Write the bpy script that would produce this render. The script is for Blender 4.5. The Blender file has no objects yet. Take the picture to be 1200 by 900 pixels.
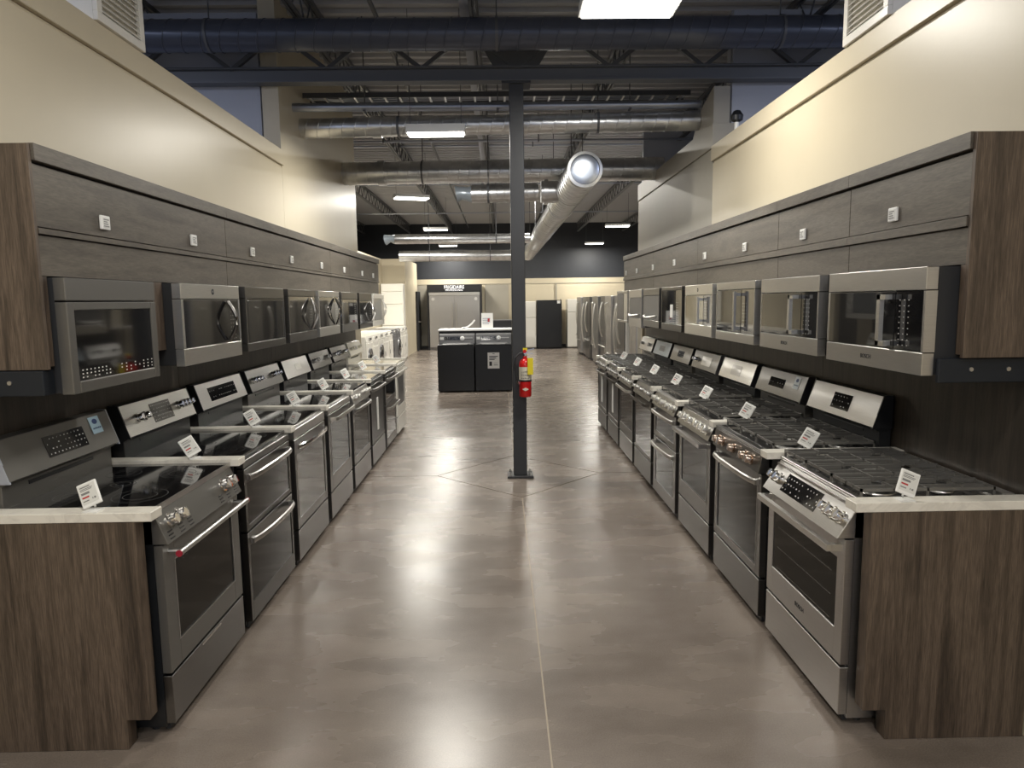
import bpy, math, random
from mathutils import Vector, Matrix
random.seed(7)
S = bpy.context.scene
C = S.collection
PI = math.pi

# ------------------------------------------------------------------ camera
F, YAW, PITCH, ROLL, CAMH = 807.9, .0151, .1205, -.0128, 1.70
fw = Vector((math.sin(YAW)*math.cos(PITCH), math.cos(YAW)*math.cos(PITCH), -math.sin(PITCH)))
rt = Vector((math.cos(YAW), -math.sin(YAW), 0)); up = rt.cross(fw)
r2 = rt*math.cos(ROLL)+up*math.sin(ROLL); u2 = -rt*math.sin(ROLL)+up*math.cos(ROLL)
cd = bpy.data.cameras.new('camera'); cam = bpy.data.objects.new('camera', cd); C.objects.link(cam)
cam.matrix_world = Matrix(((r2.x, u2.x, -fw.x, 0), (r2.y, u2.y, -fw.y, 0), (r2.z, u2.z, -fw.z, CAMH), (0, 0, 0, 1)))
cd.sensor_fit = 'HORIZONTAL'; cd.sensor_width = 36; cd.lens = F*36/1200; cd.clip_end = 100; cd.clip_start = .05
S.camera = cam

# ------------------------------------------------------------------ world, light, exposure
w = bpy.data.worlds.new('world'); S.world = w; w.use_nodes = True
w.node_tree.nodes['Background'].inputs[0].default_value = (.62, .70, .90, 1)
w.node_tree.nodes['Background'].inputs[1].default_value = .42
S.view_settings.view_transform = 'Standard'; S.view_settings.look = 'None'
S.view_settings.gamma = 1; S.view_settings.use_curve_mapping = False
S.view_settings.exposure = 0.3
WARM = (1.0, .955, .86)
LAMPW = 55
# lamps of the high-bay fixtures: (x, y, yaw) ; the first seven are in view
FIX = [(.875, 4.78, 0), (-.60, 6.92, 0), (-1.62, 13.1, .35), (-1.70, 18.8, 0), (-1.78, 24.2, 0), (3.1, 18.4, -.1), (3.25, 24.0, -.1)]
FIX_OUT = [(-.70, 1.2, 0), (.70, -.6, 0), (-.75, -2.6, 0), (.9, -3.2, 0)]
def lamp(x, y, rz, power, col=WARM, z=3.575, sx=.56, sy=.24):
    l = bpy.data.lights.new('high_bay_or_fill_lamp', 'AREA'); l.shape = 'RECTANGLE'; l.size = sx; l.size_y = sy
    l.energy = power; l.color = col
    o = bpy.data.objects.new('high_bay_or_fill_lamp', l); C.objects.link(o); o.location = (x, y, z); o.rotation_euler = (0, 0, rz)
    return o
for x, y, rz in FIX+FIX_OUT: lamp(x, y, rz, LAMPW*(1.5 if y > 10 else .7 if y < 1.5 else 1), z=3.285 if y == 6.92 else 3.575)
for x, y in ((1.0, 12.5), (.9, 16), (.8, 22), (4.5, 14), (-3.1, 18.2)): lamp(x, y, 0, LAMPW*1.6, z=4.05)  # lamps without fixtures; the last is fill added to brighten the left block
for x, y in ((-4.2, 3.2), (4.2, 3.2)): lamp(x, y, 0, 95, (.72, .78, 1.0), 4.0)  # added cool fill on the cross walls, standing in for side-room daylight

# ------------------------------------------------------------------ helpers
class MB:
    def __init__(s): s.v = []; s.f = []; s.m = []; s.sm = []
    def add(s, vs, fs, m=0, smooth=False):
        o = len(s.v); s.v += [tuple(v) for v in vs]
        for f in fs: s.f.append([i+o for i in f]); s.m.append(m); s.sm.append(smooth)
        return s
    def box(s, x0, x1, y0, y1, z0, z1, m=0):
        return s.add([(x0,y0,z0),(x1,y0,z0),(x1,y1,z0),(x0,y1,z0),(x0,y0,z1),(x1,y0,z1),(x1,y1,z1),(x0,y1,z1)],
              [(0,3,2,1),(4,5,6,7),(0,1,5,4),(1,2,6,5),(2,3,7,6),(3,0,4,7)], m)
    def prism(s, poly, a, b, axis='x', m=0):
        n = len(poly)
        def P(p, t): return {'x': (t, p[0], p[1]), 'y': (p[0], t, p[1]), 'z': (p[0], p[1], t)}[axis]
        vs = [P(p, a) for p in poly]+[P(p, b) for p in poly]
        fs = [tuple(range(n)), tuple(range(2*n-1, n-1, -1))]+[(i, i+n, (i+1) % n+n, (i+1) % n) for i in range(n)]
        return s.add(vs, fs, m)
    def frame(s, x0, x1, z0, z1, wx, wt, wb, y0, y1, m=0):
        s.box(x0, x0+wx, y0, y1, z0, z1, m); s.box(x1-wx, x1, y0, y1, z0, z1, m)
        s.box(x0+wx, x1-wx, y0, y1, z1-wt, z1, m); s.box(x0+wx, x1-wx, y0, y1, z0, z0+wb, m); return s
    def rings(s, rs, m=0, cap=True, smooth=True, closed=False):
        n = len(rs[0]); vs = [v for r in rs for v in r]; fs = []
        k = len(rs)
        for i in range(k if closed else k-1):
            j = (i+1) % k
            for a in range(n):
                b = (a+1) % n; fs.append((i*n+a, i*n+b, j*n+b, j*n+a))
        s.add(vs, fs, m, smooth)
        if cap and not closed:
            s.add(rs[0], [tuple(range(n-1, -1, -1))], m); s.add(rs[-1], [tuple(range(n))], m)
        return s
    def tube(s, pts, r, n=8, m=0, rr=None, cap=True):
        pts = [Vector(p) for p in pts]; rs = []
        t0 = (pts[1]-pts[0]).normalized()
        ref = Vector((0, 0, 1)) if abs(t0.z) < .9 else Vector((1, 0, 0))
        for i, p in enumerate(pts):
            t = (pts[min(i+1, len(pts)-1)]-pts[max(i-1, 0)]).normalized()
            a = (ref-t*ref.dot(t)).normalized(); b = t.cross(a)
            q = r if rr is None else rr[i]
            if isinstance(q, tuple): qa, qb = q
            else: qa = qb = q
            rs.append([p+a*math.cos(2*PI*k/n)*qa+b*math.sin(2*PI*k/n)*qb for k in range(n)])
        return s.rings(rs, m, cap)
    def cyl(s, p0, p1, r, n=14, m=0, r1=None): return s.tube([p0, p1], r, n, m, rr=[r, r if r1 is None else r1])
    def rbar(s, pts, w, h, m=0):        # rectangular bar swept along points; w along ref-normal, h other
        pts = [Vector(p) for p in pts]; rs = []
        for i, p in enumerate(pts):
            t = (pts[min(i+1, len(pts)-1)]-pts[max(i-1, 0)]).normalized()
            ref = Vector((0, 0, 1)) if abs(t.z) < .9 else Vector((1, 0, 0))
            a = (ref-t*ref.dot(t)).normalized(); b = t.cross(a)
            rs.append([p+a*w/2+b*h/2, p-a*w/2+b*h/2, p-a*w/2-b*h/2, p+a*w/2-b*h/2])
        return s.rings(rs, m, True, False)
    def lathe(s, prof, c, n=20, m=0, axis='z', cap=True):
        rs = []
        for r, t in prof:
            ring = []
            for k in range(n):
                a = 2*PI*k/n; u, v = r*math.cos(a), r*math.sin(a)
                ring.append({'z': (c[0]+u, c[1]+v, c[2]+t), 'y': (c[0]-u, c[1]+t, c[2]+v), 'x': (c[0]+t, c[1]+u, c[2]+v)}[axis])
            rs.append(ring)
        return s.rings(rs, m, cap)
    def build(s, name, mats, parent=None, bevel=0, loc=None, seg=1):
        me = bpy.data.meshes.new(name); me.from_pydata(s.v, [], s.f)
        if not isinstance(mats, (list, tuple)): mats = [mats]
        for m in mats: me.materials.append(m)
        me.polygons.foreach_set('material_index', s.m); me.polygons.foreach_set('use_smooth', s.sm)
        me.update()
        if any(s.sm): me.set_sharp_from_angle(angle=.6)
        o = bpy.data.objects.new(name, me); C.objects.link(o)
        if parent: o.parent = parent
        if loc: o.location = loc
        if bevel:
            b = o.modifiers.new('bevel', 'BEVEL'); b.width = bevel; b.segments = seg; b.limit_method = 'ANGLE'; b.harden_normals = False
        return o
def tag(o, label=None, cat=None, group=None, kind=None):
    if label: o['label'] = label
    if cat: o['category'] = cat
    if group: o['group'] = group
    if kind: o['kind'] = kind
    return o
def thing(name, label, cat, loc=(0, 0, 0), rz=0, group=None):
    o = bpy.data.objects.new(name, None); o.empty_display_size = .1; C.objects.link(o)
    o.location = loc; o.rotation_euler = (0, 0, rz); return tag(o, label, cat, group)
def copy_tree(o, parent=None):
    c = o.copy(); C.objects.link(c)
    if parent: c.parent = parent
    for ch in list(o.children): copy_tree(ch, c)
    return c
def text(name, body, size, mat, parent, loc, rot, extrude=.0006, sx=1, align='CENTER'):
    cu = bpy.data.curves.new(name, 'FONT'); cu.body = body; cu.size = size; cu.extrude = extrude; cu.align_x = align; cu.align_y = 'CENTER'
    t = bpy.data.objects.new(name+'_tmp', cu); C.objects.link(t)
    bpy.context.view_layer.update()
    me = bpy.data.meshes.new_from_object(t.evaluated_get(bpy.context.evaluated_depsgraph_get()))
    bpy.data.objects.remove(t); bpy.data.curves.remove(cu)
    me.materials.clear(); me.materials.append(mat)
    o = bpy.data.objects.new(name, me); C.objects.link(o); o.parent = parent; o.location = loc; o.rotation_euler = rot; o.scale = (sx, 1, 1)
    return o

# ------------------------------------------------------------------ materials
def mat(name, col, metal=0, rough=.5, emit=0, spec=.5, coat=0):
    m = bpy.data.materials.new(name); m.use_nodes = True; b = m.node_tree.nodes['Principled BSDF']
    b.inputs['Base Color'].default_value = (*col, 1); b.inputs['Metallic'].default_value = metal; b.inputs['Roughness'].default_value = rough
    b.inputs['Specular IOR Level'].default_value = spec; b.inputs['Coat Weight'].default_value = coat; b.inputs['Coat Roughness'].default_value = .08
    if emit: b.inputs['Emission Color'].default_value = (*col, 1); b.inputs['Emission Strength'].default_value = emit
    return m
def nd(m, t, **k):
    n = m.node_tree.nodes.new(t)
    for a, v in k.items(): setattr(n, a, v)
    return n
def tex_chain(m, scale3, nscale, detail=4, rough=.5, dist=0, world=False):
    tc = nd(m, 'ShaderNodeNewGeometry' if world else 'ShaderNodeTexCoord'); mp = nd(m, 'ShaderNodeMapping'); no = nd(m, 'ShaderNodeTexNoise')
    L = m.node_tree.links
    L.new(tc.outputs['Position' if world else 'Object'], mp.inputs[0]); mp.inputs['Scale'].default_value = scale3
    L.new(mp.outputs[0], no.inputs['Vector']); no.inputs['Scale'].default_value = nscale; no.inputs['Detail'].default_value = detail
    no.inputs['Roughness'].default_value = rough; no.inputs['Distortion'].default_value = dist
    return no
def ramp(m, src, stops):
    r = nd(m, 'ShaderNodeValToRGB'); m.node_tree.links.new(src, r.inputs[0])
    e = r.color_ramp.elements
    while len(e) < len(stops): e.new(.5)
    for i, (p, c) in enumerate(stops): e[i].position = p; e[i].color = (*c, 1) if isinstance(c, tuple) else (c, c, c, 1)
    return r
def bump(m, src, strength, dist=.002):
    b = nd(m, 'ShaderNodeBump'); b.inputs['Strength'].default_value = strength; b.inputs['Distance'].default_value = dist
    m.node_tree.links.new(src, b.inputs['Height']); m.node_tree.links.new(b.outputs[0], m.node_tree.nodes['Principled BSDF'].inputs['Normal'])
def steel(name, col, r0=.24, r1=.32, metal=1.0):
    m = mat(name, col, metal, (r0+r1)/2); b = m.node_tree.nodes['Principled BSDF']
    b.inputs['Anisotropic'].default_value = .45
    no = tex_chain(m, (1, 1, 30), 12, 2); c = ramp(m, no.outputs[0], [(.3, tuple(v*.96 for v in col)), (.7, tuple(v*1.04 for v in col))])
    m.node_tree.links.new(c.outputs[0], b.inputs['Base Color']); return m
def wood(name, sc, cols, con=1.0):
    m = mat(name, (.1, .07, .05), 0, .42); L = m.node_tree.links; b = m.node_tree.nodes['Principled BSDF']
    n1 = tex_chain(m, sc, 2.2, 5, .6, .8, True)
    n2 = tex_chain(m, tuple(v*4 for v in sc), 9, 5, .65, .1, True)
    a = ramp(m, n1.outputs[0], [(.32, cols[0]), (.46, cols[1]), (.56, cols[2]), (.70, cols[1])])
    c = ramp(m, n2.outputs[0], [(.35, 1-.30*con), (.65, 1+.20*con)])
    mx = nd(m, 'ShaderNodeMix', data_type='RGBA', blend_type='MULTIPLY'); mx.inputs[0].default_value = 1
    L.new(a.outputs[0], mx.inputs[6]); L.new(c.outputs[0], mx.inputs[7]); L.new(mx.outputs[2], b.inputs['Base Color'])
    bump(m, n2.outputs[0], .12, .001)
    return m
def wallpaint(name, col, rough=.38, var=.06):
    m = mat(name, col, 0, rough, spec=.38); no = tex_chain(m, (1, 1, 1), 1.3, 5, .6, 0, True)
    lo = tuple(c*(1-var) for c in col); r = ramp(m, no.outputs[0], [(.35, lo), (.65, col)])
    m.node_tree.links.new(r.outputs[0], m.node_tree.nodes['Principled BSDF'].inputs['Base Color'])
    n2 = tex_chain(m, (1, 1, 1), 60, 3, .6, 0, True); bump(m, n2.outputs[0], .12, .002); return m

STEEL = steel('brushed_steel', (.58, .57, .56), .30, .38); STEELV = steel('brushed_steel_bright', (.76, .75, .72), .32, .38)
DARKS = steel('black_stainless', (.14, .135, .128), .26, .36); SLATE = mat('slate_finish', (.19, .185, .175), .75, .42)
MIDS = steel('dim_steel', (.235, .23, .225), .26, .34)
CHROME = mat('chrome', (.85, .84, .82), 1, .08)
BLACKP = mat('black_enamel', (.012, .013, .015), 0, .3); BLACKM = mat('black_matte', (.018, .019, .022), 0, .55)
GLASS = mat('black_glass', (.006, .006, .007), 0, .045, spec=.6, coat=.5)
OVENG = mat('oven_window_glass', (.012, .011, .009), 0, .08, spec=.2)
MIRR = mat('tinted_mirror_glass', (.016, .016, .017), .06, .03, spec=.38)
IRON = mat('cast_iron', (.17, .165, .155), .45, .40); BURN = mat('burner_cap', (.03, .03, .03), .3, .35)
TRAY = mat('glossy_black_tray', (.012, .012, .013), 0, .10, coat=.6)
RINGP = mat('burner_ring_print', (.11, .11, .11), 0, .2)
WHITE = mat('white_enamel', (.78, .76, .70), 0, .25); WHITEP = mat('white_plastic', (.80, .80, .78), 0, .4)
SCREEN = mat('paper_grey_screen', (.66, .66, .63), 0, .5); INK = mat('ink', (.03, .03, .035), 0, .6); REDINK = mat('red_ink', (.45, .03, .03), 0, .6)
PRINT = mat('white_print', (.62, .62, .60), 0, .5)
GREYW = mat('grey_enamel', (.15, .15, .155), .3, .35)
BRONZE = steel('bronze_knob', (.50, .40, .33), .2, .3)
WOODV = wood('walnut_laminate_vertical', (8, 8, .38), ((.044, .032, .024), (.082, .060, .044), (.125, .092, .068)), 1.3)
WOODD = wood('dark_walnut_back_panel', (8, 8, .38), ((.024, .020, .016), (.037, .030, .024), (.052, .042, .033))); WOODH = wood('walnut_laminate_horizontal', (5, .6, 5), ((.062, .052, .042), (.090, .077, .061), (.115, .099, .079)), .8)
COUNTER = mat('white_quartz', (.74, .71, .64), 0, .28)
_n = tex_chain(COUNTER, (1, 1, 1), 5, 6, .65, 1.2, True); _r = ramp(COUNTER, _n.outputs[0], [(.40, (.76, .73, .66)), (.5, (.66, .63, .57)), (.56, (.76, .73, .66))])
COUNTER.node_tree.links.new(_r.outputs[0], COUNTER.node_tree.nodes['Principled BSDF'].inputs['Base Color'])
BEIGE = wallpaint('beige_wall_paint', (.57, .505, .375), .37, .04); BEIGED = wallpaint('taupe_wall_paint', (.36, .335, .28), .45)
PALE = wallpaint('pale_grey_wall_paint', (.42, .44, .50), .5); CHAR = wallpaint('charcoal_wall_paint', (.035, .038, .045), .5, .15)
DECK = mat('grey_painted_deck', (.46, .46, .47), 0, .55); BEAM = mat('dark_grey_steel_paint', (.11, .115, .125), .2, .40)
COLM = mat('charcoal_column_paint', (.040, .042, .047), .1, .42); DUCTD = mat('dark_painted_duct', (.075, .085, .115), .35, .28)
GALV = mat('galvanised_duct', (.62, .63, .64), 1, .28); _n = tex_chain(GALV, (1, 1, 1), 9, 2, .5, 0, True)
_r = ramp(GALV, _n.outputs[0], [(.35, (.66, .67, .68)), (.65, (.80, .81, .82))]); GALV.node_tree.links.new(_r.outputs[0], GALV.node_tree.nodes['Principled BSDF'].inputs['Base Color'])
GALVB = mat('blue_grey_conduit', (.40, .43, .50), .9, .35)
RED = mat('red_enamel', (.55, .012, .012), 0, .25); YEL = mat('yellow_card', (.75, .62, .02), 0, .5); CREAML = mat('cream_label', (.66, .62, .52), 0, .5)
BLUE = mat('pale_blue_sticker', (.38, .55, .68), 0, .4); NAVY = mat('navy_print', (.02, .05, .18), 0, .5)
LIGHTM = mat('lamp_diffuser', (1, .97, .9), 0, .5, emit=9)
FILM = mat('pale_protective_film', (.36, .41, .46), .4, .3)
FLOORM = mat('polished_concrete', (.2, .17, .145), 0, .2, spec=.5)
def floor_nodes(m):
    L = m.node_tree.links; b = m.node_tree.nodes['Principled BSDF']
    n1 = tex_chain(m, (1, 1, 1), .75, 6, .6, 0, True); n2 = tex_chain(m, (.6, 1.3, 1), 3.2, 4, .5, 0, True); n3 = tex_chain(m, (1, 1, 1), 160, 2, .6, 0, True)
    a = ramp(m, n1.outputs[0], [(.15, (.095, .076, .063)), (.50, (.180, .150, .128)), (.85, (.270, .232, .198))])
    c = ramp(m, n2.outputs[0], [(.15, .66), (.85, 1.36)]); d = ramp(m, n3.outputs[0], [(.35, .88), (.65, 1.1)])
    x = nd(m, 'ShaderNodeMix', data_type='RGBA', blend_type='MULTIPLY'); x.inputs[0].default_value = 1
    y = nd(m, 'ShaderNodeMix', data_type='RGBA', blend_type='MULTIPLY'); y.inputs[0].default_value = 1
    L.new(a.outputs[0], x.inputs[6]); L.new(c.outputs[0], x.inputs[7]); L.new(x.outputs[2], y.inputs[6]); L.new(d.outputs[0], y.inputs[7])
    L.new(y.outputs[2], b.inputs['Base Color'])
    r = ramp(m, n2.outputs[0], [(.2, .24), (.8, .30)]); L.new(r.outputs[0], b.inputs['Roughness'])
floor_nodes(FLOORM)
FILLER = mat('joint_filler', (.42, .36, .28), 0, .6)

# ------------------------------------------------------------------ floor: slabs cut by joints
fl = MB().box(-7, 7.5, -6, 25.3, -.05, -.004).build('floor', FILLER); tag(fl, kind='structure')
g = .0035; JX = .165; dN = (JX, 5.83); dW = (-.65, 6.63); dS = (.12, 7.46); dE = (.95, 6.64)
polys = [[(-7, -6), (JX-g, -6), (JX-g, 5.83-.004), (-.65-.006, 6.63-g), (-7, 6.63-g)],
         [(JX+g, -6), (7.5, -6), (7.5, 6.64-g), (.95+.006, 6.64-g), (JX+g, 5.83-.004)],
         [(-7, 6.63+g), (-.65-.006, 6.63+g), (.12-g, 7.46+.005), (.12-g, 25.3), (-7, 25.3)],
         [(7.5, 6.64+g), (7.5, 25.3), (.12+g, 25.3), (.12+g, 7.46+.005), (.95+.006, 6.64+g)],
         [(JX, 5.83+.007), (.95-.008, 6.64), (.12, 7.46-.007), (-.65+.008, 6.63)]]
for p in polys: MB().prism(p, -.03, 0, 'z').build('concrete_slab', FLOORM, fl)

# ------------------------------------------------------------------ walls
WX = 2.0; TOP = 3.10; CEIL = 4.45
def struct(o): return tag(o, kind='structure')
def lowwall(name, s, y0, y1, top, mt, gz):
    a, b = (WX, WX+.15) if s > 0 else (-WX-.15, -WX)
    m = MB().box(a, b, y0, y1, 0, gz-.008)
    if s > 0: m.box(a+.006, b, y0, y1, gz-.008, gz+.008).box(a-.02, b+.02, y0, y1, gz+.008, top)
    else: m.box(a, b-.006, y0, y1, gz-.008, gz+.008).box(a-.02, b+.02, y0, y1, gz+.008, top)
    return struct(m.build(name, mt, bevel=.003))
lowwall('wall_left', -1, -4, 6.60, TOP, BEIGE, 2.955)
lowwall('wall_right', 1, -4, 6.60, TOP, BEIGE, 2.955)
struct(MB().box(-WX-.15, -WX, 6.60, 9.9, 0, CEIL+.03).build('wall_left_tall', BEIGE))
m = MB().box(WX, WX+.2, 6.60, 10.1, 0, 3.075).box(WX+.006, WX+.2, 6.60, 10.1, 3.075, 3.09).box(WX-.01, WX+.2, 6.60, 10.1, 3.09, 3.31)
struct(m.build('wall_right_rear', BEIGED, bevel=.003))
# curved cheek where the second duct meets the right wall
cv = [(6.47, 3.31)]+[(6.47+.9*(1-math.cos(a)), 3.31+.32*math.sin(a)) for a in [PI/2*k/8 for k in range(9)]]+[(7.7, 3.31)]
cv = [(6.61, 3.31), (6.61, 3.64), (6.75, 3.61), (6.95, 3.56), (7.15, 3.46), (7.3, 3.31)]
struct(MB().prism(cv, WX, WX+.15, 'x').build('wall_right_cheek', BEIGED))
for s, nm in ((-1, 'wall_left_cross'), (1, 'wall_right_cross')):
    o = struct(MB().box(*sorted((s*(WX+.16), s*5.6)), 6.65, 6.75, 0, 4.32).build(nm, PALE))
    for k in range(3):
        x0 = s*(WX+.17+k*1.1); MB().box(*sorted((x0, x0+s*1.09)), 6.62, 6.65, 0, 4.31).build('wall_panel', PALE, o, bevel=.002)
struct(MB().box(2.25, 5.6, 11.0, 11.1, 0, 4.4).build('wall_right_cross_rear', PALE))
struct(MB().box(WX-.03, WX+.17, 9.6, 9.68, 0, 2.3).build('wall_right_end', BEIGE))
struct(MB().box(-7, 7.5, 25.2, 25.4, 0, 2.49).build('wall_back', BEIGE))
struct(MB().box(-7, 7.5, 25.22, 25.4, 2.49, CEIL).build('wall_back_upper', CHAR))
struct(MB().box(-7, 7.5, 25.17, 25.2, 0, .10).build('baseboard_back', BLACKM))
struct(MB().box(-7, 7.5, 25.18, 25.2, 2.30, 2.315).build('trim_1', BEIGED))
for i, (a, b, mt) in enumerate(((-3.15, -2.66, BEIGED), (-.55, .3, BEIGED), (2.0, 2.05, BEIGED))):
    struct(MB().box(a, b, 25.14, 25.2, .1, 2.28).build('trim_%d' % (i+2), mt))
struct(MB().box(-3.75, -2.93, 21.6, 24.6, 0, 3.02).build('wall_left_block', BEIGE))
struct(MB().box(-3.75, -3.65, 14.0, 21.6, 0, 3.02).build('wall_left_rear', BEIGE))
d = struct(MB().box(-2.92, -2.86, 24.0, 24.9, 0, 2.05).build('door_1', BLACKM, bevel=.004))
MB().cyl((-2.86, 24.15, 1.0), (-2.80, 24.15, 1.0), .02, 8).cyl((-2.80, 24.15, 1.0), (-2.80, 24.3, 1.0), .015, 8).build('door_handle', STEEL, d)
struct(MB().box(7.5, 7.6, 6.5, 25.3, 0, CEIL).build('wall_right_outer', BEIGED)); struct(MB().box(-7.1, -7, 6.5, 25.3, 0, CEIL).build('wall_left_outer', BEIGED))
# ceiling deck with ribs
mb = MB(); y = -1.0; prof = []
while y < 25.3:
    prof += [(y, CEIL), (y+.06, CEIL), (y+.075, CEIL+.04), (y+.185, CEIL+.04)]; y += .20
prof2 = [(a, b+.004) for a, b in prof]
for i in range(len(prof)-1):
    (a, za), (b, zb) = prof[i], prof[i+1]
    mb.add([(-7.1, a, za), (7.6, a, za), (7.6, b, zb), (-7.1, b, zb)], [(0, 3, 2, 1)])
mb.box(-7.1, 7.6, -1, 25.4, CEIL+.045, CEIL+.08)
struct(mb.build('ceiling', DECK))

# ------------------------------------------------------------------ roof steel
def joist(x, y0, y1, label):
    t = thing('ceiling_joist', label, 'joist', (x, y0, 4.12), 0, 'open web joists under the roof deck')
    L = y1-y0
    MB().box(-.035, -.006, 0, L, .27, .315).box(.006, .035, 0, L, .27, .315).build('top_chord', BEAM, t)
    MB().box(-.03, -.006, 0, L, 0, .03).box(.006, .03, 0, L, 0, .03).build('bottom_chord', BEAM, t)
    n = int(L/.42); mw = MB()
    for k in range(n):
        a = k*L/n; b = a+L/n/2; c = a+L/n
        mw.cyl((0, a, .015), (0, b, .29), .009, 5).cyl((0, b, .29), (0, c, .015), .009, 5)
    mw.build('web', BEAM, t)
JL = {-4.6: 'dark steel roof joist farthest left beyond the left partition', -3.0: 'dark roof joist just left of the left partition wall',
      -1.5: 'dark roof joist running above the left row of ranges', 0.0: 'dark roof joist running over the black column',
      1.5: 'dark roof joist above the right row of ranges', 3.0: 'dark roof joist just right of the right partition wall',
      4.6: 'dark steel roof joist farthest right beyond the right partition'}
for x, l in JL.items(): joist(x-.2, 1.0 if abs(x) < 5 else 7, 25.1, l)
t = thing('roof_girder', 'dark steel girder crossing the aisle on top of the black column', 'girder', (0, 6.52, 3.66))
MB().box(-5.4, 5.4, -.06, .06, 0, .012).box(-5.4, 5.4, -.006, .006, .012, .115).box(-5.4, 5.4, -.06, .06, .115, .13).build('bottom_chord', BEAM, t)
MB().box(-5.4, 5.4, -.06, .06, .41, .425).box(-5.4, 5.4, -.006, .006, .33, .41).build('top_chord', BEAM, t)
for k in range(-6, 7):
    x = .17+k*.85
    MB().rbar([(x, 0, .12), (x+.40, 0, .42)], .035, .04).build('web_strut', BEAM, t); MB().rbar([(x, 0, .12), (x-.40, 0, .42)], .035, .04).build('web_strut', BEAM, t)
MB().prism([(-.03, .13), (.37, .13), (.55, .42), (-.2, .42)], -.007, .007, 'y').build('gusset_plate', BEAM, t)

def spiral(name, p0, p1, r, pitch, mt, label, capm=None, n=28, caps=True, cat='duct', extra=None, group=None):
    p0, p1 = Vector(p0), Vector(p1); L = (p1-p0).length
    t = thing(name, label, cat, p0, 0, group); d = (p1-p0).normalized()
    a = Vector((0, 0, 1)); a = (a-d*a.dot(d)).normalized(); b = d.cross(a)
    rs = []; k = 0
    def ring(s, q, tl=0): return [d*(s+tl*math.cos(2*PI*j/n))+a*math.cos(2*PI*j/n)*q+b*math.sin(2*PI*j/n)*q for j in range(n)]
    tl = pitch*.25
    rs.append(ring(0, r)); s = pitch*.6
    while s < L-pitch*.5:
        rs += [ring(s-.006, r, tl), ring(s-.003, r+.005, tl), ring(s+.003, r+.005, tl), ring(s+.006, r, tl)]; s += pitch
    rs.append(ring(L, r))
    MB().rings(rs).build('pipe', mt, t)
    for e in (extra or []):
        MB().rings([ring(e-.05, r+.002), ring(e-.048, r+.012), ring(e+.048, r+.012), ring(e+.05, r+.002)]).build('coupling', mt, t)
    n_ = max(2, int(L/2.2)); mh = None
    for i in range(n_):
        q = d*(L*(i+.5)/n_); zt = 4.44-p0.z-q.z
        MB().rings([[v+q-d*.012 for v in ring(0, r+.008)], [v+q+d*.012 for v in ring(0, r+.008)]], cap=False).cyl(q+Vector((0, 0, r)), q+Vector((0, 0, zt)), .006, 5).build('hanger', BEAM, t)
    return t
spiral('painted_duct', (-3.6, 6.12, 3.93), (3.6, 6.12, 3.93), .128, .155, DUCTD, 'thick dark painted spiral duct nearest the camera, crossing under the ceiling')
spiral('spiral_duct', (-2.0, 7.3, 3.46), (2.0, 7.1, 3.455), .095, .125, GALV, 'slim bare metal duct second from the camera, crossing between the two walls', extra=[.78])
spiral('spiral_duct', (-2.0, 9.2, 3.35), (2.1, 9.05, 3.35), .142, .13, GALV, 'thick bare metal duct just behind the second one, from wall to wall', extra=[.5])
t = spiral('trunk_duct', (.87, 7.15, 3.0), (.80, 19.9, 3.0), .175, .16, GALV, 'fat shiny trunk duct with round end cap pointing at the camera', extra=[2.6, 6.4])
MB().lathe([(.150, -.022), (.178, -.018), (.178, .012), (.172, .012)], (0, 0, 0), 28, 0, 'y', False).build('cap_rim', GALV, t)
MB().lathe([(.176, -.002), (.15, -.012), (.08, -.018), (.002, -.020)], (0, 0, 0), 28, 0, 'y').build('end_cap', mat('polished_duct_cap', (.52, .57, .66), .95, .26), t)
MB().cyl((-.15, 1.42, 0), (-.36, 1.42, 0), .13, 20).cyl((-.28, 1.42, 0), (-.33, 1.42, 0), .15, 20).build('branch_collar', GALV, t)
t = spiral('branch_duct', (.48, 8.57, 3.0), (-.33, 8.6, 2.99), .108, .09, GALV, 'short metal branch duct leaving the trunk duct to the left, with taped end')
MB().tube([(-.80, .03, -.01), (-.86, .03, -.01), (-.93, .03, 0), (-1.0, .03, -.01)], .1, 14, rr=[.108, .085, .08, .10]).build('taped_end', FILM, t)
t = spiral('far_duct', (.64, 14.8, 3.0), (-2.2, 14.8, 3.01), .10, .15, GALV, 'metal duct above the double refrigerator, with torn plastic at its left end')
MB().tube([(-2.84, 0, .01), (-2.93, 0, .02), (-3.04, .02, 0)], .12, 12, rr=[.10, .07, .11]).build('taped_end', FILM, t)
spiral('far_duct', (.6, 20.3, 3.0), (-2.9, 20.3, 3.01), .155, .2, GALV, 'rearmost metal duct, dark toned and lowest, in front of the charcoal wall')
t = thing('conduit', 'smooth blue grey conduit pipe right above the second duct', 'pipe', (0, 7.05, 3.60))
MB().tube([(-2.0, 0, 0), (0, 0, -.005), (2.0, 0, .0)], .042, 12).build('pipe', GALVB, t)
for x in (-1.3, 0, 1.3): MB().cyl((x, 0, .04), (x, 0, .84), .006, 5).box(x-.012, x+.012, -.05, .05, -.05, -.042).build('hanger', BEAM, t)
t = thing('cable_tray', 'ladder cable tray with loose cables above the conduit pipe', 'cable tray', (0, 7.56, 3.79))
MB().box(-2, 2.0, -.15, -.14, 0, .05).build('rail', BEAM, t); MB().box(-2, 2.0, .14, .15, 0, .05).build('rail', BEAM, t)
for k in range(26): MB().box(-1.95+k*.155, -1.93+k*.155, -.14, .14, .005, .02).build('rung', GALV, t)
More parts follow.
